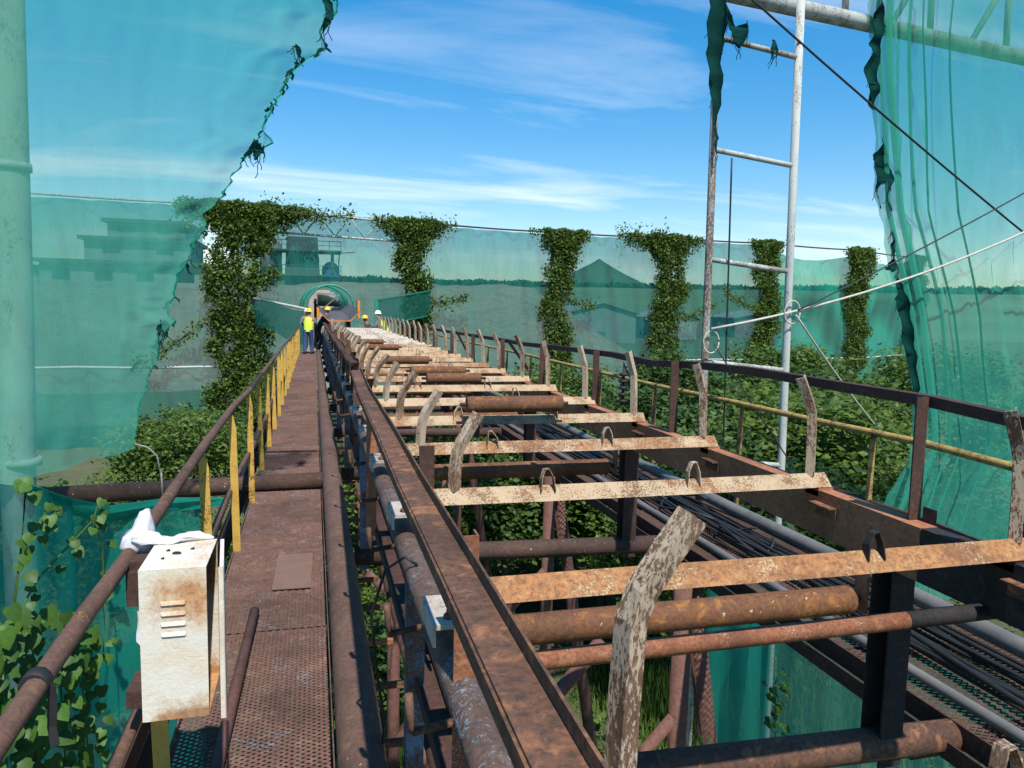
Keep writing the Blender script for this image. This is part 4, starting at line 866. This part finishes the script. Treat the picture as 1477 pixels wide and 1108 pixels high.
# left torn sheet
EZ = [.42, .55, .62, .74, 1.0, 1.37, 2.05, 2.67, 3.0, 3.24, 3.6, 3.93, 4.2, 4.40, 5.28]
EX = [-1.50, -1.46, -1.43, -1.40, -1.36, -1.29, -1.05, -.80, -.58, -.42, -.26, -.12, .06, .16, .30]
jr = rng.normal(size=400)
def edge(z):
    x = float(np.interp(z, EZ, EX)); i = int(z * 55) % 400
    x += .008 * jr[i] + .02 * math.sin(z * 5.3) + .006 * math.sin(z * 23)
    for zc, dx, w in ((4.02, .17, .10), (3.22, .13, .07), (4.32, .10, .1), (2.62, -.05, .05), (1.75, .06, .05)):
        x += dx * math.exp(-((z - zc) / w) ** 2)
    return x
def leftnet():
    nu, nv = 90, 170; vs = []
    for j in range(nv + 1):
        t_ = j / nv
        for i in range(nu + 1):
            u = i / nu
            xl = -5.2
            zb0 = .44 + .0 * u
            # hem: droops to the left
            ztop = 5.28
            x_r = edge(.72 + (ztop - .72) * t_)
            x = xl + (x_r - xl) * (1 - (1 - u) ** 1.5)
            hem = float(np.interp(x, [-5.2, -2.5, -2.2, -1.9, -1.6, -1.35], [.30, .42, .46, .56, .66, .72])) + .012 * math.sin(x * 17)
            z = hem + (ztop - hem) * t_
            ed = max(0, 1 - (x_r - x) / .9)
            y = 6.62 + .05 * math.sin(x * 2.1 + z * .5) + .035 * math.sin(x * 5.7 - z * 1.3) + ed * ed * (.03 * math.sin((x - x_r) * 13 + z * .8) + .012 * math.sin((x - x_r) * 27 - z * 1.1)) + .06 * math.exp(-((z - hem) / .25) ** 2) * math.sin(x * 6 + 1)
            y += .016 * math.sin(x * 17 + 2.5 * math.sin(z * 1.3)) + .010 * math.sin(x * 31 + 3 * math.sin(z * 2.1 + 1)) + .012 * math.sin(z * 6 + 2 * math.sin(x * 3)) * math.exp(-((z - 1.2) / 1.0) ** 2) - .10 * math.exp(-((x + 2.28) / .22) ** 2) * 0
            # puckers running to the torn edge
            
            vs.append((x, min(y, 6.66) if abs(x + 2.29) < .35 else y, z))
    fs = [(j * (nu + 1) + i, j * (nu + 1) + i + 1, (j + 1) * (nu + 1) + i + 1, (j + 1) * (nu + 1) + i) for j in range(nv) for i in range(nu)]
    mb = MB(); mb.add(vs, fs, True)
    # rolled hem, a second thickness of net
    t = obj('shade_net', mb, 'netL', None, 'large torn green sheet hanging on the left with ragged right edge', 'net')
    zs = np.linspace(.80, 5.2, 150); m3 = MB()
    m3.sweep([(-.007, -.004), (.005, -.005), (.007, .003), (-.004, .006)], [(edge(z) - .006, 6.60 + .02 * math.sin(z * 5), z) for z in zs], (0, 1, 0), scale=[ru(.5, 1.5) for _ in zs], twist=[ru(-1, 1) for _ in zs]); obj('edge_cord', m3, 'netdense', t)
    for q in range(46):   # frayed shreds along the tear
        z = ru(.8, 4.5); x = edge(z); L = ru(.03, .10); w = ru(.008, .03); a = ru(-.9, .9)
        m2 = MB(); pts = [(x - .02 + L * k / 4 * math.sin(a) + .01 * math.sin(k * 2 + q), 6.60 + .01 * math.sin(k + q), z - L * k / 4 * (.6 + .4 * math.cos(a))) for k in range(5)]
        m2.sweep([(-w/2, -.002), (w/2, -.003), (w/2 * .8, .002), (-w/2, .003)], pts, (0, 1, 0), scale=[.7, 1.1, .8, .9, .3]); obj('shred', m2, 'tatter', t)
    return t
LNET = leftnet()

# right sheet, hung from the portal beam
def redge(z):
    return float(np.interp(z, [-1.6, -.6, -.3, 0, .3, .74, 2.0, 3.1, 4.9, 6.6], [6.3, 6.35, 6.42, 6.60, 6.76, 6.80, 6.42, 5.98, 5.70, 5.68])) + .012 * jr[int(z * 31) % 400] + .03 * math.sin(z * 7)
def rightnet():
    nu, nv = 130, 80; vs = []
    for j in range(nv + 1):
        t_ = j / nv; z = -1.6 + 8.2 * t_
        xl = redge(z)
        for i in range(nu + 1):
            u = i / nu; x = xl + (15 - xl) * u ** 1.5
            fold = math.exp(-(x - xl) / 1.1)
            y = pb(x) - .13 + (.055 * math.sin((x - xl) * 15 + .25 * z) + .03 * math.sin((x - xl) * 34 + 1)) * (.25 + fold) + .05 * math.sin(x * 1.9 + z * .3) - .02 * math.sin(z * 3 + x) * fold + .012 * math.sin(x * 23 + 2 * math.sin(z * .9)) + .008 * math.sin(x * 41 + 2 * math.sin(z * 1.7))
            vs.append((x, min(y, pb(x) - .10), z))
    mb = MB(); mb.add(vs, [(j * (nu + 1) + i, j * (nu + 1) + i + 1, (j + 1) * (nu + 1) + i + 1, (j + 1) * (nu + 1) + i) for j in range(nv) for i in range(nu)], True)
    t = obj('shade_net', mb, 'netR', None, 'tall green sheet hanging at the right edge from the pipe beam', 'net')
    # gathered folds: doubled strips of net
    for (off, w, z0, z1) in ((.03, .07, -1.5, 6.5), (.17, .10, -1.5, 6.5), (.40, .05, -1.5, 6.5), (.58, .03, -1.5, 6.5), (.95, .025, -1.5, 6.5)):
        m2 = MB(); zz_ = np.linspace(z0, z1, 22)
        m2.sweep([(-w/2, -.004), (0, -.02), (w/2, -.004), (w/2, .0), (0, -.012), (-w/2, 0)], [(float(np.interp(z, [-1.5, -.6, .5, 2, 3.1, 4.9, 6.5], [6.3, 6.4, 6.78, 6.44, 6.0, 5.72, 5.70])) + off + .02 * math.sin(z * 2 + off * 9), pb(6.4) - .26, z) for z in zz_], (0, 1, 0), scale=[.35 + .65 * math.sin(math.pi * (i + .5) / 22) ** .4 + ru(-.15, .1) for i in range(22)])
        obj('fold', m2, 'netR', t)
    return t
rightnet()
def tatter(pts, w, label, n=1, name='net_scrap'):
    mb = MB(); P0 = [Vector(p) for p in pts]
    for q in range(n):
        k = len(P0); off = V(ru(-.6, .6) * w, ru(-.04, .04), 0 if q == 0 else ru(-.25, .05))
        sub = []
        for i in range(k - 1):
            for s in range(4): sub.append(P0[i].lerp(P0[i + 1], s / 4) + off + V(ru(-.025, .025), ru(-.02, .02), 0))
        sub.append(P0[-1] + off)
        ww = w * (ru(.5, 1.0) if q == 0 else ru(.12, .5))
        mb.sweep([(-ww/2, -.006), (0, .012), (ww/2, -.004), (ww/2 * .9, 0), (0, .017), (-ww/2, 0)], sub, (0, 1, 0), scale=[(.8 + .35 * math.sin(i * 1.3 + q) + ru(-.12, .12)) if 0 < i < len(sub) - 1 else .2 for i in range(len(sub))], twist=[.9 * math.sin(i * .7 + q * 2) for i in range(len(sub))])
    return obj(name, mb, 'tatter', None, label, 'net scrap')
RAGS = {
'knot' : (6.56, [(-1.212, 1.71), (-1.202, 1.733), (-1.186, 1.755), (-1.165, 1.75), (-1.15, 1.734), (-1.141, 1.689), (-1.162, 1.672), (-1.153, 1.627), (-1.173, 1.638), (-1.188, 1.66), (-1.218, 1.682)]) ,
'flap_top' : (6.57, [(0.068, 4.397), (0.134, 4.427), (0.167, 4.355), (0.167, 4.268), (0.139, 4.189), (0.1, 4.152), (0.078, 4.139), (0.095, 4.206), (0.112, 4.273), (0.101, 4.336)]) ,
'flap_mid' : (6.57, [(-0.548, 3.089), (-0.504, 3.158), (-0.461, 3.222), (-0.429, 3.229), (-0.413, 3.187), (-0.387, 3.134), (-0.42, 3.109), (-0.436, 3.064), (-0.463, 3.073), (-0.462, 3.139), (-0.505, 3.114)]) ,
'flap_low' : (6.57, [(-0.097, 4.011), (-0.087, 3.969), (-0.109, 3.913), (-0.13, 3.954), (-0.141, 3.996)]) ,
'mast' : (6.62, [(3.567, 4.971), (3.768, 4.996), (3.785, 4.593), (3.771, 4.34), (3.763, 4.085), (3.758, 3.797), (3.754, 3.364), (3.712, 3.568), (3.683, 3.95), (3.639, 4.2), (3.6, 4.51)]) ,
'rag' : (6.58, [(3.728, 4.79), (3.777, 4.691), (3.871, 4.602), (3.943, 4.622), (4.027, 4.695), (3.99, 4.577), (3.968, 4.462), (3.926, 4.419), (3.864, 4.463), (3.815, 4.545), (3.751, 4.638)]) ,
'shred' : (6.6, [(4.262, 4.525), (4.307, 4.53), (4.32, 4.455), (4.311, 4.364), (4.292, 4.426), (4.281, 4.361), (4.26, 4.448)]) ,
'clump' : (6.9, [(5.689, 5.313), (5.642, 5.067), (5.626, 4.859), (5.585, 4.75), (5.612, 4.628), (5.573, 4.485), (5.602, 4.348), (5.654, 4.255), (5.656, 4.128), (5.704, 4.076), (5.709, 4.218), (5.732, 4.347), (5.711, 4.485), (5.742, 4.628), (5.715, 4.834), (5.747, 5.045)]) ,
'tail' : (6.92, [(5.751, 3.828), (5.725, 3.726), (5.673, 3.621), (5.714, 3.552), (5.698, 3.436), (5.742, 3.337), (5.702, 3.19), (5.743, 3.119), (5.81, 3.057), (5.764, 3.179), (5.779, 3.311), (5.809, 3.371), (5.854, 3.272), (5.848, 3.14), (5.893, 3.032), (5.922, 3.1), (5.907, 3.275), (5.94, 3.394), (5.886, 3.506), (5.839, 3.633), (5.813, 3.732)]) ,
'braid' : (6.93, [(6.052, 2.857), (6.031, 2.692), (6.071, 2.544), (6.01, 2.422), (6.085, 2.394), (6.135, 2.441), (6.185, 2.398), (6.153, 2.547), (6.11, 2.71), (6.089, 2.843)]) ,
'cord' : (6.95, [(6.253, 2.355), (6.22, 2.11), (6.27, 1.974), (6.323, 1.805), (6.391, 1.574), (6.49, 1.418), (6.577, 1.103), (6.647, 0.784), (6.625, 1.103), (6.532, 1.575), (6.42, 1.961), (6.335, 2.266)]) ,
}
RLABEL = {'knot': 'dark knotted scrap dangling at the torn edge of the left sheet', 'mast': 'dark torn net strip clinging to the left mast pole', 'rag': 'dark rag of net draped over the top rung of the mast', 'shred': 'small dark shred knotted on the top rung of the mast', 'clump': 'dark frayed net clump at the top of the right sheet edge', 'tail': 'hanging frayed net tail below the clump at the right sheet edge', 'braid': 'narrow dark net braid lower on the right sheet edge', 'cord': 'long dark gathered net cord beside the lower right sheet edge'}
def ragged(key, par=None):
    y0, out = RAGS[key]; k = len(out); pts = []; sh_ = {'tail': .14, 'braid': .06, 'clump': .04}.get(key, 0); out = [(a + sh_, b) for a, b in out]
    cx_ = sum(p[0] for p in out) / k
    for i in range(k):
        a, b = out[i], out[(i + 1) % k]
        for q in range(4):
            u = q / 4; pts.append((a[0] + (b[0] - a[0]) * u + ru(-.008, .008), a[1] + (b[1] - a[1]) * u + ru(-.012, .012)))
    import mathutils.geometry as mg
    n0 = len(pts); xs_, zs_ = [p[0] for p in pts], [p[1] for p in pts]
    tri = mg.tessellate_polygon([[Vector((p[0], p[1], 0)) for p in pts]])
    fy = lambda x, z: y0 + .03 * math.sin(x * 40 + z * 9) + .02 * math.sin(z * 23 + x * 11)
    mb = MB()
    for off in (0, .012): mb.add([(x + off * .4, fy(x, z) + off, z) for x, z in pts], [tuple(t_) for t_ in tri], True)
    mb.add([], [], True)
    mb.f += [(i, (i + 1) % n0, (i + 1) % n0 + n0, i + n0) for i in range(n0)]; mb.sm += [True] * n0
    for q in range(9):          # loose threads along the outline
        x, z = random.choice(pts); L_ = ru(.04, .14); dx_ = ru(-.05, .05)
        mb.tube([(x + dx_ * u ** 2 + .006 * math.sin(9 * u + q), fy(x, z), z - L_ * u) for u in (0, .25, .5, .75, 1)], .0035, 5)
    if par: obj('flap', mb, 'tatter', par)
    else: obj('net_scrap', mb, 'tatter', None, RLABEL[key], 'net scrap')
for key in RAGS: ragged(key, LNET if key.startswith('flap') else None)
# ropes
def rope(a, b, sagv, r, m, label, n=16):
    a, b = Vector(a), Vector(b); obj('rope', MB().tube([a.lerp(b, s) - V(0, 0, sagv * 4 * s * (1 - s)) for s in np.linspace(0, 1, n)], r, 6), m, None, label, 'rope')
rope((3.78, 6.60, 1.75), (9.2, 6.80, 3.55), .22, .013, 'rope', 'pale rope rising from the mast rings to the upper right')
rope((4.72, 6.58, 1.90), (6.9, 7.6, .35), .05, .010, 'rope', 'pale guy rope from the mast ring down to the right sheet')
rope((3.85, 6.62, 5.0), (8.9, 6.9, 2.35), .05, .011, 'rubber', 'dark cable slanting down from the mast top to the right')
rope((4.75, 6.60, 1.95), (9.0, 6.8, 4.0), .05, .008, 'rubber', 'thin dark wire rising from the mast ring across the right sheet')
rope((3.92, 6.62, 3.4), (4.05, 6.7, .3), .0, .010, 'rubber', 'black cord hanging beside the left mast pole')
rope((3.82, 6.60, 1.60), (6.2, 6.3, -1.6), .02, .007, 'rubber', 'thin black guy wire from the left mast ring down to the right')
# lower sheets
def curtain(name, path, ztop, zbot, m, label, amp=.08, freq=7, nv=30):
    P0 = [Vector((*p, 0)) for p in path]; vs = []; nu = 60
    L = [0]
    for i in range(1, len(P0)): L.append(L[-1] + (P0[i] - P0[i - 1]).length)
    for j in range(nv + 1):
        t_ = j / nv
        for i in range(nu + 1):
            s = L[-1] * i / nu; x = np.interp(s, L, [p.x for p in P0]); y = np.interp(s, L, [p.y for p in P0])
            zt = np.interp(s, L, ztop); zb = np.interp(s, L, zbot); z = zb + (zt - zb) * t_
            w = amp * math.sin(freq * s + 1.2 * t_) + amp * .5 * math.sin(freq * 2.3 * s + 2 - t_ * 2)
            vs.append((x + w, y + w * .4, z))
    mb = MB(); mb.add(vs, [(j * (nu + 1) + i, j * (nu + 1) + i + 1, (j + 1) * (nu + 1) + i + 1, (j + 1) * (nu + 1) + i) for j in range(nv) for i in range(nu)], True)
    return obj('shade_net', mb, m, None, label, 'net')
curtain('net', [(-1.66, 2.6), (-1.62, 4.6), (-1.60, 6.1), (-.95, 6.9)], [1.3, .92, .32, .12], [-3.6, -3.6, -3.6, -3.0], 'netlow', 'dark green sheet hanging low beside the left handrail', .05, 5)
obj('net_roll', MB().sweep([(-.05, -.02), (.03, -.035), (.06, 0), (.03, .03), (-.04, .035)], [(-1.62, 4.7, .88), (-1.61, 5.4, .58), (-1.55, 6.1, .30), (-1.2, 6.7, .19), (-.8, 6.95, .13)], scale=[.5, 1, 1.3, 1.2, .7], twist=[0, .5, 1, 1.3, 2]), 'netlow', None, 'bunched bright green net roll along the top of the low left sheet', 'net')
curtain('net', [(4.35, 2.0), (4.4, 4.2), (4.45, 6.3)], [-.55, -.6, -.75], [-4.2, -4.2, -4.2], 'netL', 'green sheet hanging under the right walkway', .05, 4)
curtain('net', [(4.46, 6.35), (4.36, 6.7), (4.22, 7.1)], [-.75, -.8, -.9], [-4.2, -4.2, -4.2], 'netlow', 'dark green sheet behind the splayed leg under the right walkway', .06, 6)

# ================================================================== NEAR VINE, LARGE LEAVES
def heart():
    pr = [(0, -.10), (.26, -.22), (.46, -.06), (.44, .22), (.26, .52), (0, .82), (-.26, .52), (-.44, .22), (-.46, -.06), (-.26, -.22)]
    vs = [(x, y, -.20 * abs(x) + -.10 * (y - .2) ** 2) for x, y in pr] + [(0, .25, .03), (0, .55, .0)]
    fs = [(0, 1, 10), (1, 2, 10), (2, 3, 10), (3, 11, 10), (3, 4, 11), (4, 5, 11), (5, 6, 11), (6, 7, 11), (7, 10, 11), (7, 8, 10), (8, 9, 10), (9, 0, 10)]
    me = bpy.data.meshes.new('leaf'); me.from_pydata(vs, [], fs); me.polygons.foreach_set('use_smooth', [True] * len(fs)); me.materials.append(MT['leafnear']); return me
_nt = MT['leafnear'].node_tree; _b = _nt.nodes['Principled BSDF']; _old = _b.inputs['Base Color'].links[0].from_socket
_oi = _nt.nodes.new('ShaderNodeObjectInfo')
_c = mix(_nt.nodes, _nt.links, ramp(_nt.nodes, _nt.links, _oi.outputs['Random'], [(0.0, .75), (.6, .15), (1.0, .0)]), _old, (0.022, 0.062, 0.010))
_c = mix(_nt.nodes, _nt.links, ramp(_nt.nodes, _nt.links, noise(_nt.nodes, _nt.links, 60, 4, .6, posvec(_nt.nodes, _nt.links)), [(.4, .35), (.6, 0.0)]), _c, (0.03, 0.075, 0.012))
_nt.links.new(_c, _b.inputs['Base Color'])
for _n in _nt.nodes:
    if _n.type == 'BSDF_TRANSLUCENT': _nt.links.new(_c, _n.inputs[0])
HEART = heart()
def nearvine(loc, stems, spots, label, sz=.085):
    t = thing('vine', loc, label, 'vine'); o0 = Vector(loc)
    for st in stems: obj('stem', MB().tube(st, .006, 5), 'grass', t)
    for (p, s) in spots:
        l = link('leaf', HEART, t); l.location = Vector(p) - o0; l.scale = (s, s, s)
        nrm = V(.55 + ru(-.45, .4), -.75 + ru(-.4, .4), .55 + ru(-.4, .45)).normalized()
        tip = V(ru(-.6, .6), ru(-.3, .3), -1).normalized(); tip = (tip - nrm * tip.dot(nrm)).normalized(); sx = tip.cross(nrm)
        l.rotation_euler = Matrix((sx, tip, nrm)).transposed().to_euler()
    return t
sp = []
for q in range(240):
    y = 3.75 + 1.75 * random.random() ** 1.2; top = .40 - .42 * (y - 4.05) - .35 * max(0, y - 5.0)
    sp.append(((-1.50 + ru(-.05, .10), y, top - 1.25 * random.random() ** 1.1), ru(.065, .115)))
nearvine((-1.5, 4.4, -3.6), [[(-1.52, 3.9 + .4 * k, -3.6), (-1.5, 4.0 + .45 * k, -1.2), (-1.5, 4.05 + .4 * k, .2 - .2 * k)] for k in range(4)], sp, 'broad-leaved green vine climbing the low sheet at bottom left')
sp = []; st = [[(-1.50, 4.1, .25), (-1.50, 4.6, .36), (-1.49, 5.1, .38), (-1.48, 5.6, .40), (-1.49, 5.75, .46)], [(-1.50, 4.2, .30), (-1.50, 4.35, .6), (-1.50, 4.45, .88), (-1.5, 4.3, .95)], [(-1.48, 5.6, .40), (-1.47, 5.75, .15), (-1.46, 5.7, -.25), (-1.45, 5.6, -.6)], [(-1.5, 4.4, .62), (-1.5, 4.8, .70), (-1.5, 5.0, .66)]]
for s_ in st:
    for q in range(11):
        k = ru(0, len(s_) - 1.01); i = int(k); p = Vector(s_[i]).lerp(Vector(s_[i + 1]), k - i) + V(ru(0, .07), ru(-.06, .06), ru(-.06, .06)); sp.append((p, ru(.05, .085)))
nearvine((-1.5, 4.6, -.9), st, sp, 'thin trailing vine spreading up the low left sheet')
sp = []
for q in range(100): sp.append(((3.75 + ru(-.10, .12), 5.15 + ru(-.1, .1), -1.0 - ru(0, 1.6)), ru(.05, .085)))
nearvine((3.75, 5.2, -4.0), [[(3.75, 5.2, -4.0), (3.78, 5.15, -2.2), (3.74, 5.2, -.95)]], sp, 'green vine hanging beside the splayed leg under the right walkway')
sp = []
for q in range(34): sp.append(((3.02 + ru(-.15, .25), 5.0 + ru(-.06, .1), -1.5 - ru(0, 1.2)), ru(.045, .075)))
nearvine((3.0, 4.95, -4.0), [[(3.0, 4.98, -4.0), (3.04, 4.98, -2.2), (3.02, 4.99, -1.4)]], sp, 'small vine twining round the upright brown leg')

# ================================================================== HOOD AND WORKERS
t = thing('arched_hood', (.75, 38, .3), 'round green net hood over the conveyor at the wall', 'hood')
for k, y in enumerate((36.0, 38.5)):
    obj('hoop', MB().tube([(.78 - .25 * k + 1.06 * math.cos(a), y, 1.58 + 1.05 * math.sin(a)) for a in np.linspace(-.1, math.pi + .1, 22)], .05, 8), 'greenframe', t)
vs = []
for i in range(23):
    a = -.1 + (math.pi + .2) * i / 22
    for j, y in enumerate((36.1, 37.3, 38.5, 40.5)): vs.append((.78 - .1 * (y - 36) + 1.04 * math.cos(a), y, 1.58 + 1.03 * math.sin(a)))
obj('hood_net', MB().add([v for v in vs], [(i * 4 + j, i * 4 + j + 1, i * 4 + j + 5, i * 4 + j + 4) for i in range(22) for j in range(3) if i > 8 or j > 0], True), 'netdense', t)
for x in (-.28, 1.84): obj('leg', MB().bar((x, 36, .0 - .3), (x, 36, 1.5), .07, .07, (0, 1, 0)), 'greenframe', t)
t = thing('drive_unit', (.9, 41, .2), 'dark conveyor machinery inside the green hood', 'machine')
obj('drum', MB().tube([(.2, 41, 1.95), (1.6, 41, 1.95)], .35, 18), 'greypipe', t)
obj('frame', MB().bar((.1, 41, -.4), (.1, 41, 2.0), .15, .15, (0, 1, 0)).bar((1.7, 41, -.4), (1.7, 41, 2.0), .15, .15, (0, 1, 0)).bar((.1, 41, 1.4), (1.7, 41, 1.4), .15, .15), 'guard', t)
obj('strut', MB().bar((.5, 40.4, 1.5), (1.4, 40.4, 2.3), .08, .08), 'rope', t)
t = thing('net_fence', (4.6, 40, 0), 'short green net fence right of the hood', 'fence')
obj('post', MB().bar((3.0, 37.5, -.6), (3.0, 37.5, 2.0), .18, .12, (0, 1, 0)), 'greenframe', t)
obj('top_bar', MB().bar((3.0, 37.5, 2.0), (6.6, 43.4, 2.6), .06, .06), 'greenframe', t)
vs = [(3.0 + 3.6 * i / 12, 37.5 + 5.9 * i / 12 + .04 * math.sin(i * 2), z) for i in range(13) for z in (.7 + .04 * i, 2.0 + .05 * i)]
obj('net', MB().add(vs, [(2 * i, 2 * i + 2, 2 * i + 3, 2 * i + 1) for i in range(12)], True), 'netwall', t)
obj('mid_bar', MB().bar((3.0, 37.5, .7), (6.6, 43.4, 1.18), .05, .05), 'greenframe', t)
vs = [(-3.1 + 2.9 * i / 12, 40.1 - 4.4 * i / 12, z + .15 * math.sin(i * .5)) for i in range(13) for z in (2.6 - .06 * i - 2.0, 1.9 - .035 * i)]
mb = MB(); mb.add([(x, y - .25 * math.sin(math.pi * k / 12), z) for (k, (x, y, z)) in ((q // 2, v) for q, v in enumerate(vs))], [(2 * i, 2 * i + 2, 2 * i + 3, 2 * i + 1) for i in range(12)], True)
obj('shade_net', mb, 'netwall', None, 'green net swag slung from the widest vine to the hood', 'net')
obj('rail_pipe', MB().tube([(-3.0, 39.9, 1.95), (-.3, 35.8, 1.50)], .06, 8), 'galv', None, 'pale pipe holding the net swag left of the hood', 'pipe')

def worker(x, y, z, face, label, helm, top, bottom, crouch=0.0, lean=0.15, arms=((.28, .30), (.25, .35))):
    """standing figure; body skinned from joints, clothes lofted round it. face = heading angle"""
    t = thing('person', (x, y, z), label, 'person', 'workers by the hood'); H = 1.74; c, s = math.cos(face), math.sin(face)
    def W(p): return V(p[0] * c - p[1] * s, p[0] * s + p[1] * c, p[2])
    hip = .92 - crouch; kn = hip * .53
    J = {'pel': (0, 0, hip), 'che': (0, lean * .9, hip + .42), 'nec': (0, lean * 1.15, hip + .58), 'hed': (0, lean * 1.3 + .02, hip + .72),'crn':(0, lean*1.3+.02, hip+.80)}
    for k, sx in (('l', -1), ('r', 1)):
        J[k + 'hip'] = (sx * .10, 0, hip - .05); J[k + 'kn'] = (sx * .12, .05 + crouch * .5 + .06 * sx, kn); J[k + 'an'] = (sx * .13, -.02 + .06 * sx, .08); J[k + 'to'] = (sx * .14, .14 + .06 * sx, .04)
        J[k + 'sh'] = (sx * .20, lean, hip + .50); f, dn = arms[0 if sx < 0 else 1]
        J[k + 'el'] = (sx * .27, lean + f * .35, hip + .24); J[k + 'wr'] = (sx * .22, lean + f * 1.1, hip + .50 - dn); J[k + 'hd'] = (sx * .20, lean + f * 1.1 + .10, hip + .48 - dn)
    rad = {'pel': .13, 'che': .15, 'nec': .06, 'hed': .095, 'crn': .07}
    for k in 'lr': rad.update({k + 'hip': .085, k + 'kn': .06, k + 'an': .045, k + 'to': .035, k + 'sh': .07, k + 'el': .045, k + 'wr': .035, k + 'hd': .04})
    E_ = [('pel', 'che'), ('che', 'nec'), ('nec', 'hed'), ('hed', 'crn')] + [e for k in 'lr' for e in ((('pel'), k + 'hip'), (k + 'hip', k + 'kn'), (k + 'kn', k + 'an'), (k + 'an', k + 'to'), ('che', k + 'sh'), (k + 'sh', k + 'el'), (k + 'el', k + 'wr'), (k + 'wr', k + 'hd'))]
    names = list(J); me = bpy.data.meshes.new('body'); me.from_pydata([W(J[n_]) for n_ in names], [(names.index(a), names.index(b)) for a, b in E_], [])
    me.materials.append(MT['skin']); o = link('body', me, t)
    o.modifiers.new('skin', 'SKIN'); o.modifiers.new('sub', 'SUBSURF').levels = 1; o.modifiers['sub'].render_levels = 1
    for i, n_ in enumerate(names): me.skin_vertices[0].data[i].radius = (rad[n_], rad[n_]); 
    me.skin_vertices[0].data[names.index('pel')].use_root = True
    def loft(nm, rings, m, n=12):
        vs = []
        for (p, rx, ry) in rings:
            for i in range(n):
                a = 2 * math.pi * i / n; vs.append(W((p[0] + rx * math.cos(a), p[1] + ry * math.sin(a), p[2])) + V(x, y, z))
        fs = [(i * n + j, i * n + (j + 1) % n, (i + 1) * n + (j + 1) % n, (i + 1) * n + j) for i in range(len(rings) - 1) for j in range(n)]
        obj(nm, MB().add(vs, fs, True), m, t)
    loft('vest', [((0, -.01, hip - .02), .185, .145), ((0, lean * .3, hip + .15), .18, .14), ((0, lean * .8, hip + .36), .215, .15), ((0, lean, hip + .50), .205, .125), ((0, lean * 1.1, hip + .56), .10, .09)], top)
    for k in 'lr':
        h_, k_, a_ = Vector(J[k + 'hip']), Vector(J[k + 'kn']), Vector(J[k + 'an'])
        loft('trouser_leg', [((h_.x * .9, h_.y, h_.z + .10), .125, .14), ((h_.x, h_.y, h_.z - .1), .10, .115), (tuple(k_), .08, .085), ((a_.x, a_.y, a_.z + .02), .075, .08)], bottom)
        sh, el, wr = Vector(J[k + 'sh']), Vector(J[k + 'el']), Vector(J[k + 'wr'])
        obj('sleeve', MB().tube([tuple(W(q) + V(x, y, z)) for q in (sh, el, el.lerp(wr, .85))], .072, 10, scale=[1.05, .85, .65]), 'greyshirt' if top == 'hivis' else top, t)
        ft = Vector(J[k + 'an']); obj('boot', MB().sweep([(-.05, 0), (.05, 0), (.045, .07), (-.045, .07)], [tuple(W((ft.x, ft.y - .09, 0)) + V(x, y, z + .005)), tuple(W((ft.x, ft.y + .1, 0)) + V(x, y, z + .005)), tuple(W((ft.x, ft.y + .2, 0)) + V(x, y, z + .005))], scale=[1, 1, .6]), 'black', t)
    hd = J['hed']; hc = W(hd) + V(x, y, z)
    obj('helmet', MB().lathe([(.155, .045), (.158, .055), (.128, .058), (.125, .10), (.105, .15), (.06, .18), (.015, .188)], tuple(hc), 14), helm, t)
    return t
worker(-.20, 31.0, -.23, R(-10), 'worker in yellow high-visibility vest and blue trousers on the left walkway', 'helmy', 'hivis', 'trouser', lean=.12)
worker(-.24, 34.0, -.26, R(170), 'worker in white helmet and high-visibility vest farther along the left walkway', 'helmw', 'hivis', 'trouser', lean=.05)
worker(.16, 31.6, -.05, R(-80), 'bending worker in dark clothes and yellow helmet beside the belt edge', 'helmy', 'darkcloth', 'darkcloth', crouch=.1, lean=.3)
worker(2.95, 30.6, -.24, R(60), 'worker in white helmet bending at the right guard rail', 'helmw', 'hivis', 'darkcloth', crouch=.02, lean=.35)
worker(2.45, 31.3, -.24, R(80), 'crouching worker in yellow helmet between belt and right guard rail', 'helmy', 'darkcloth', 'trouser', crouch=.22, lean=.3)
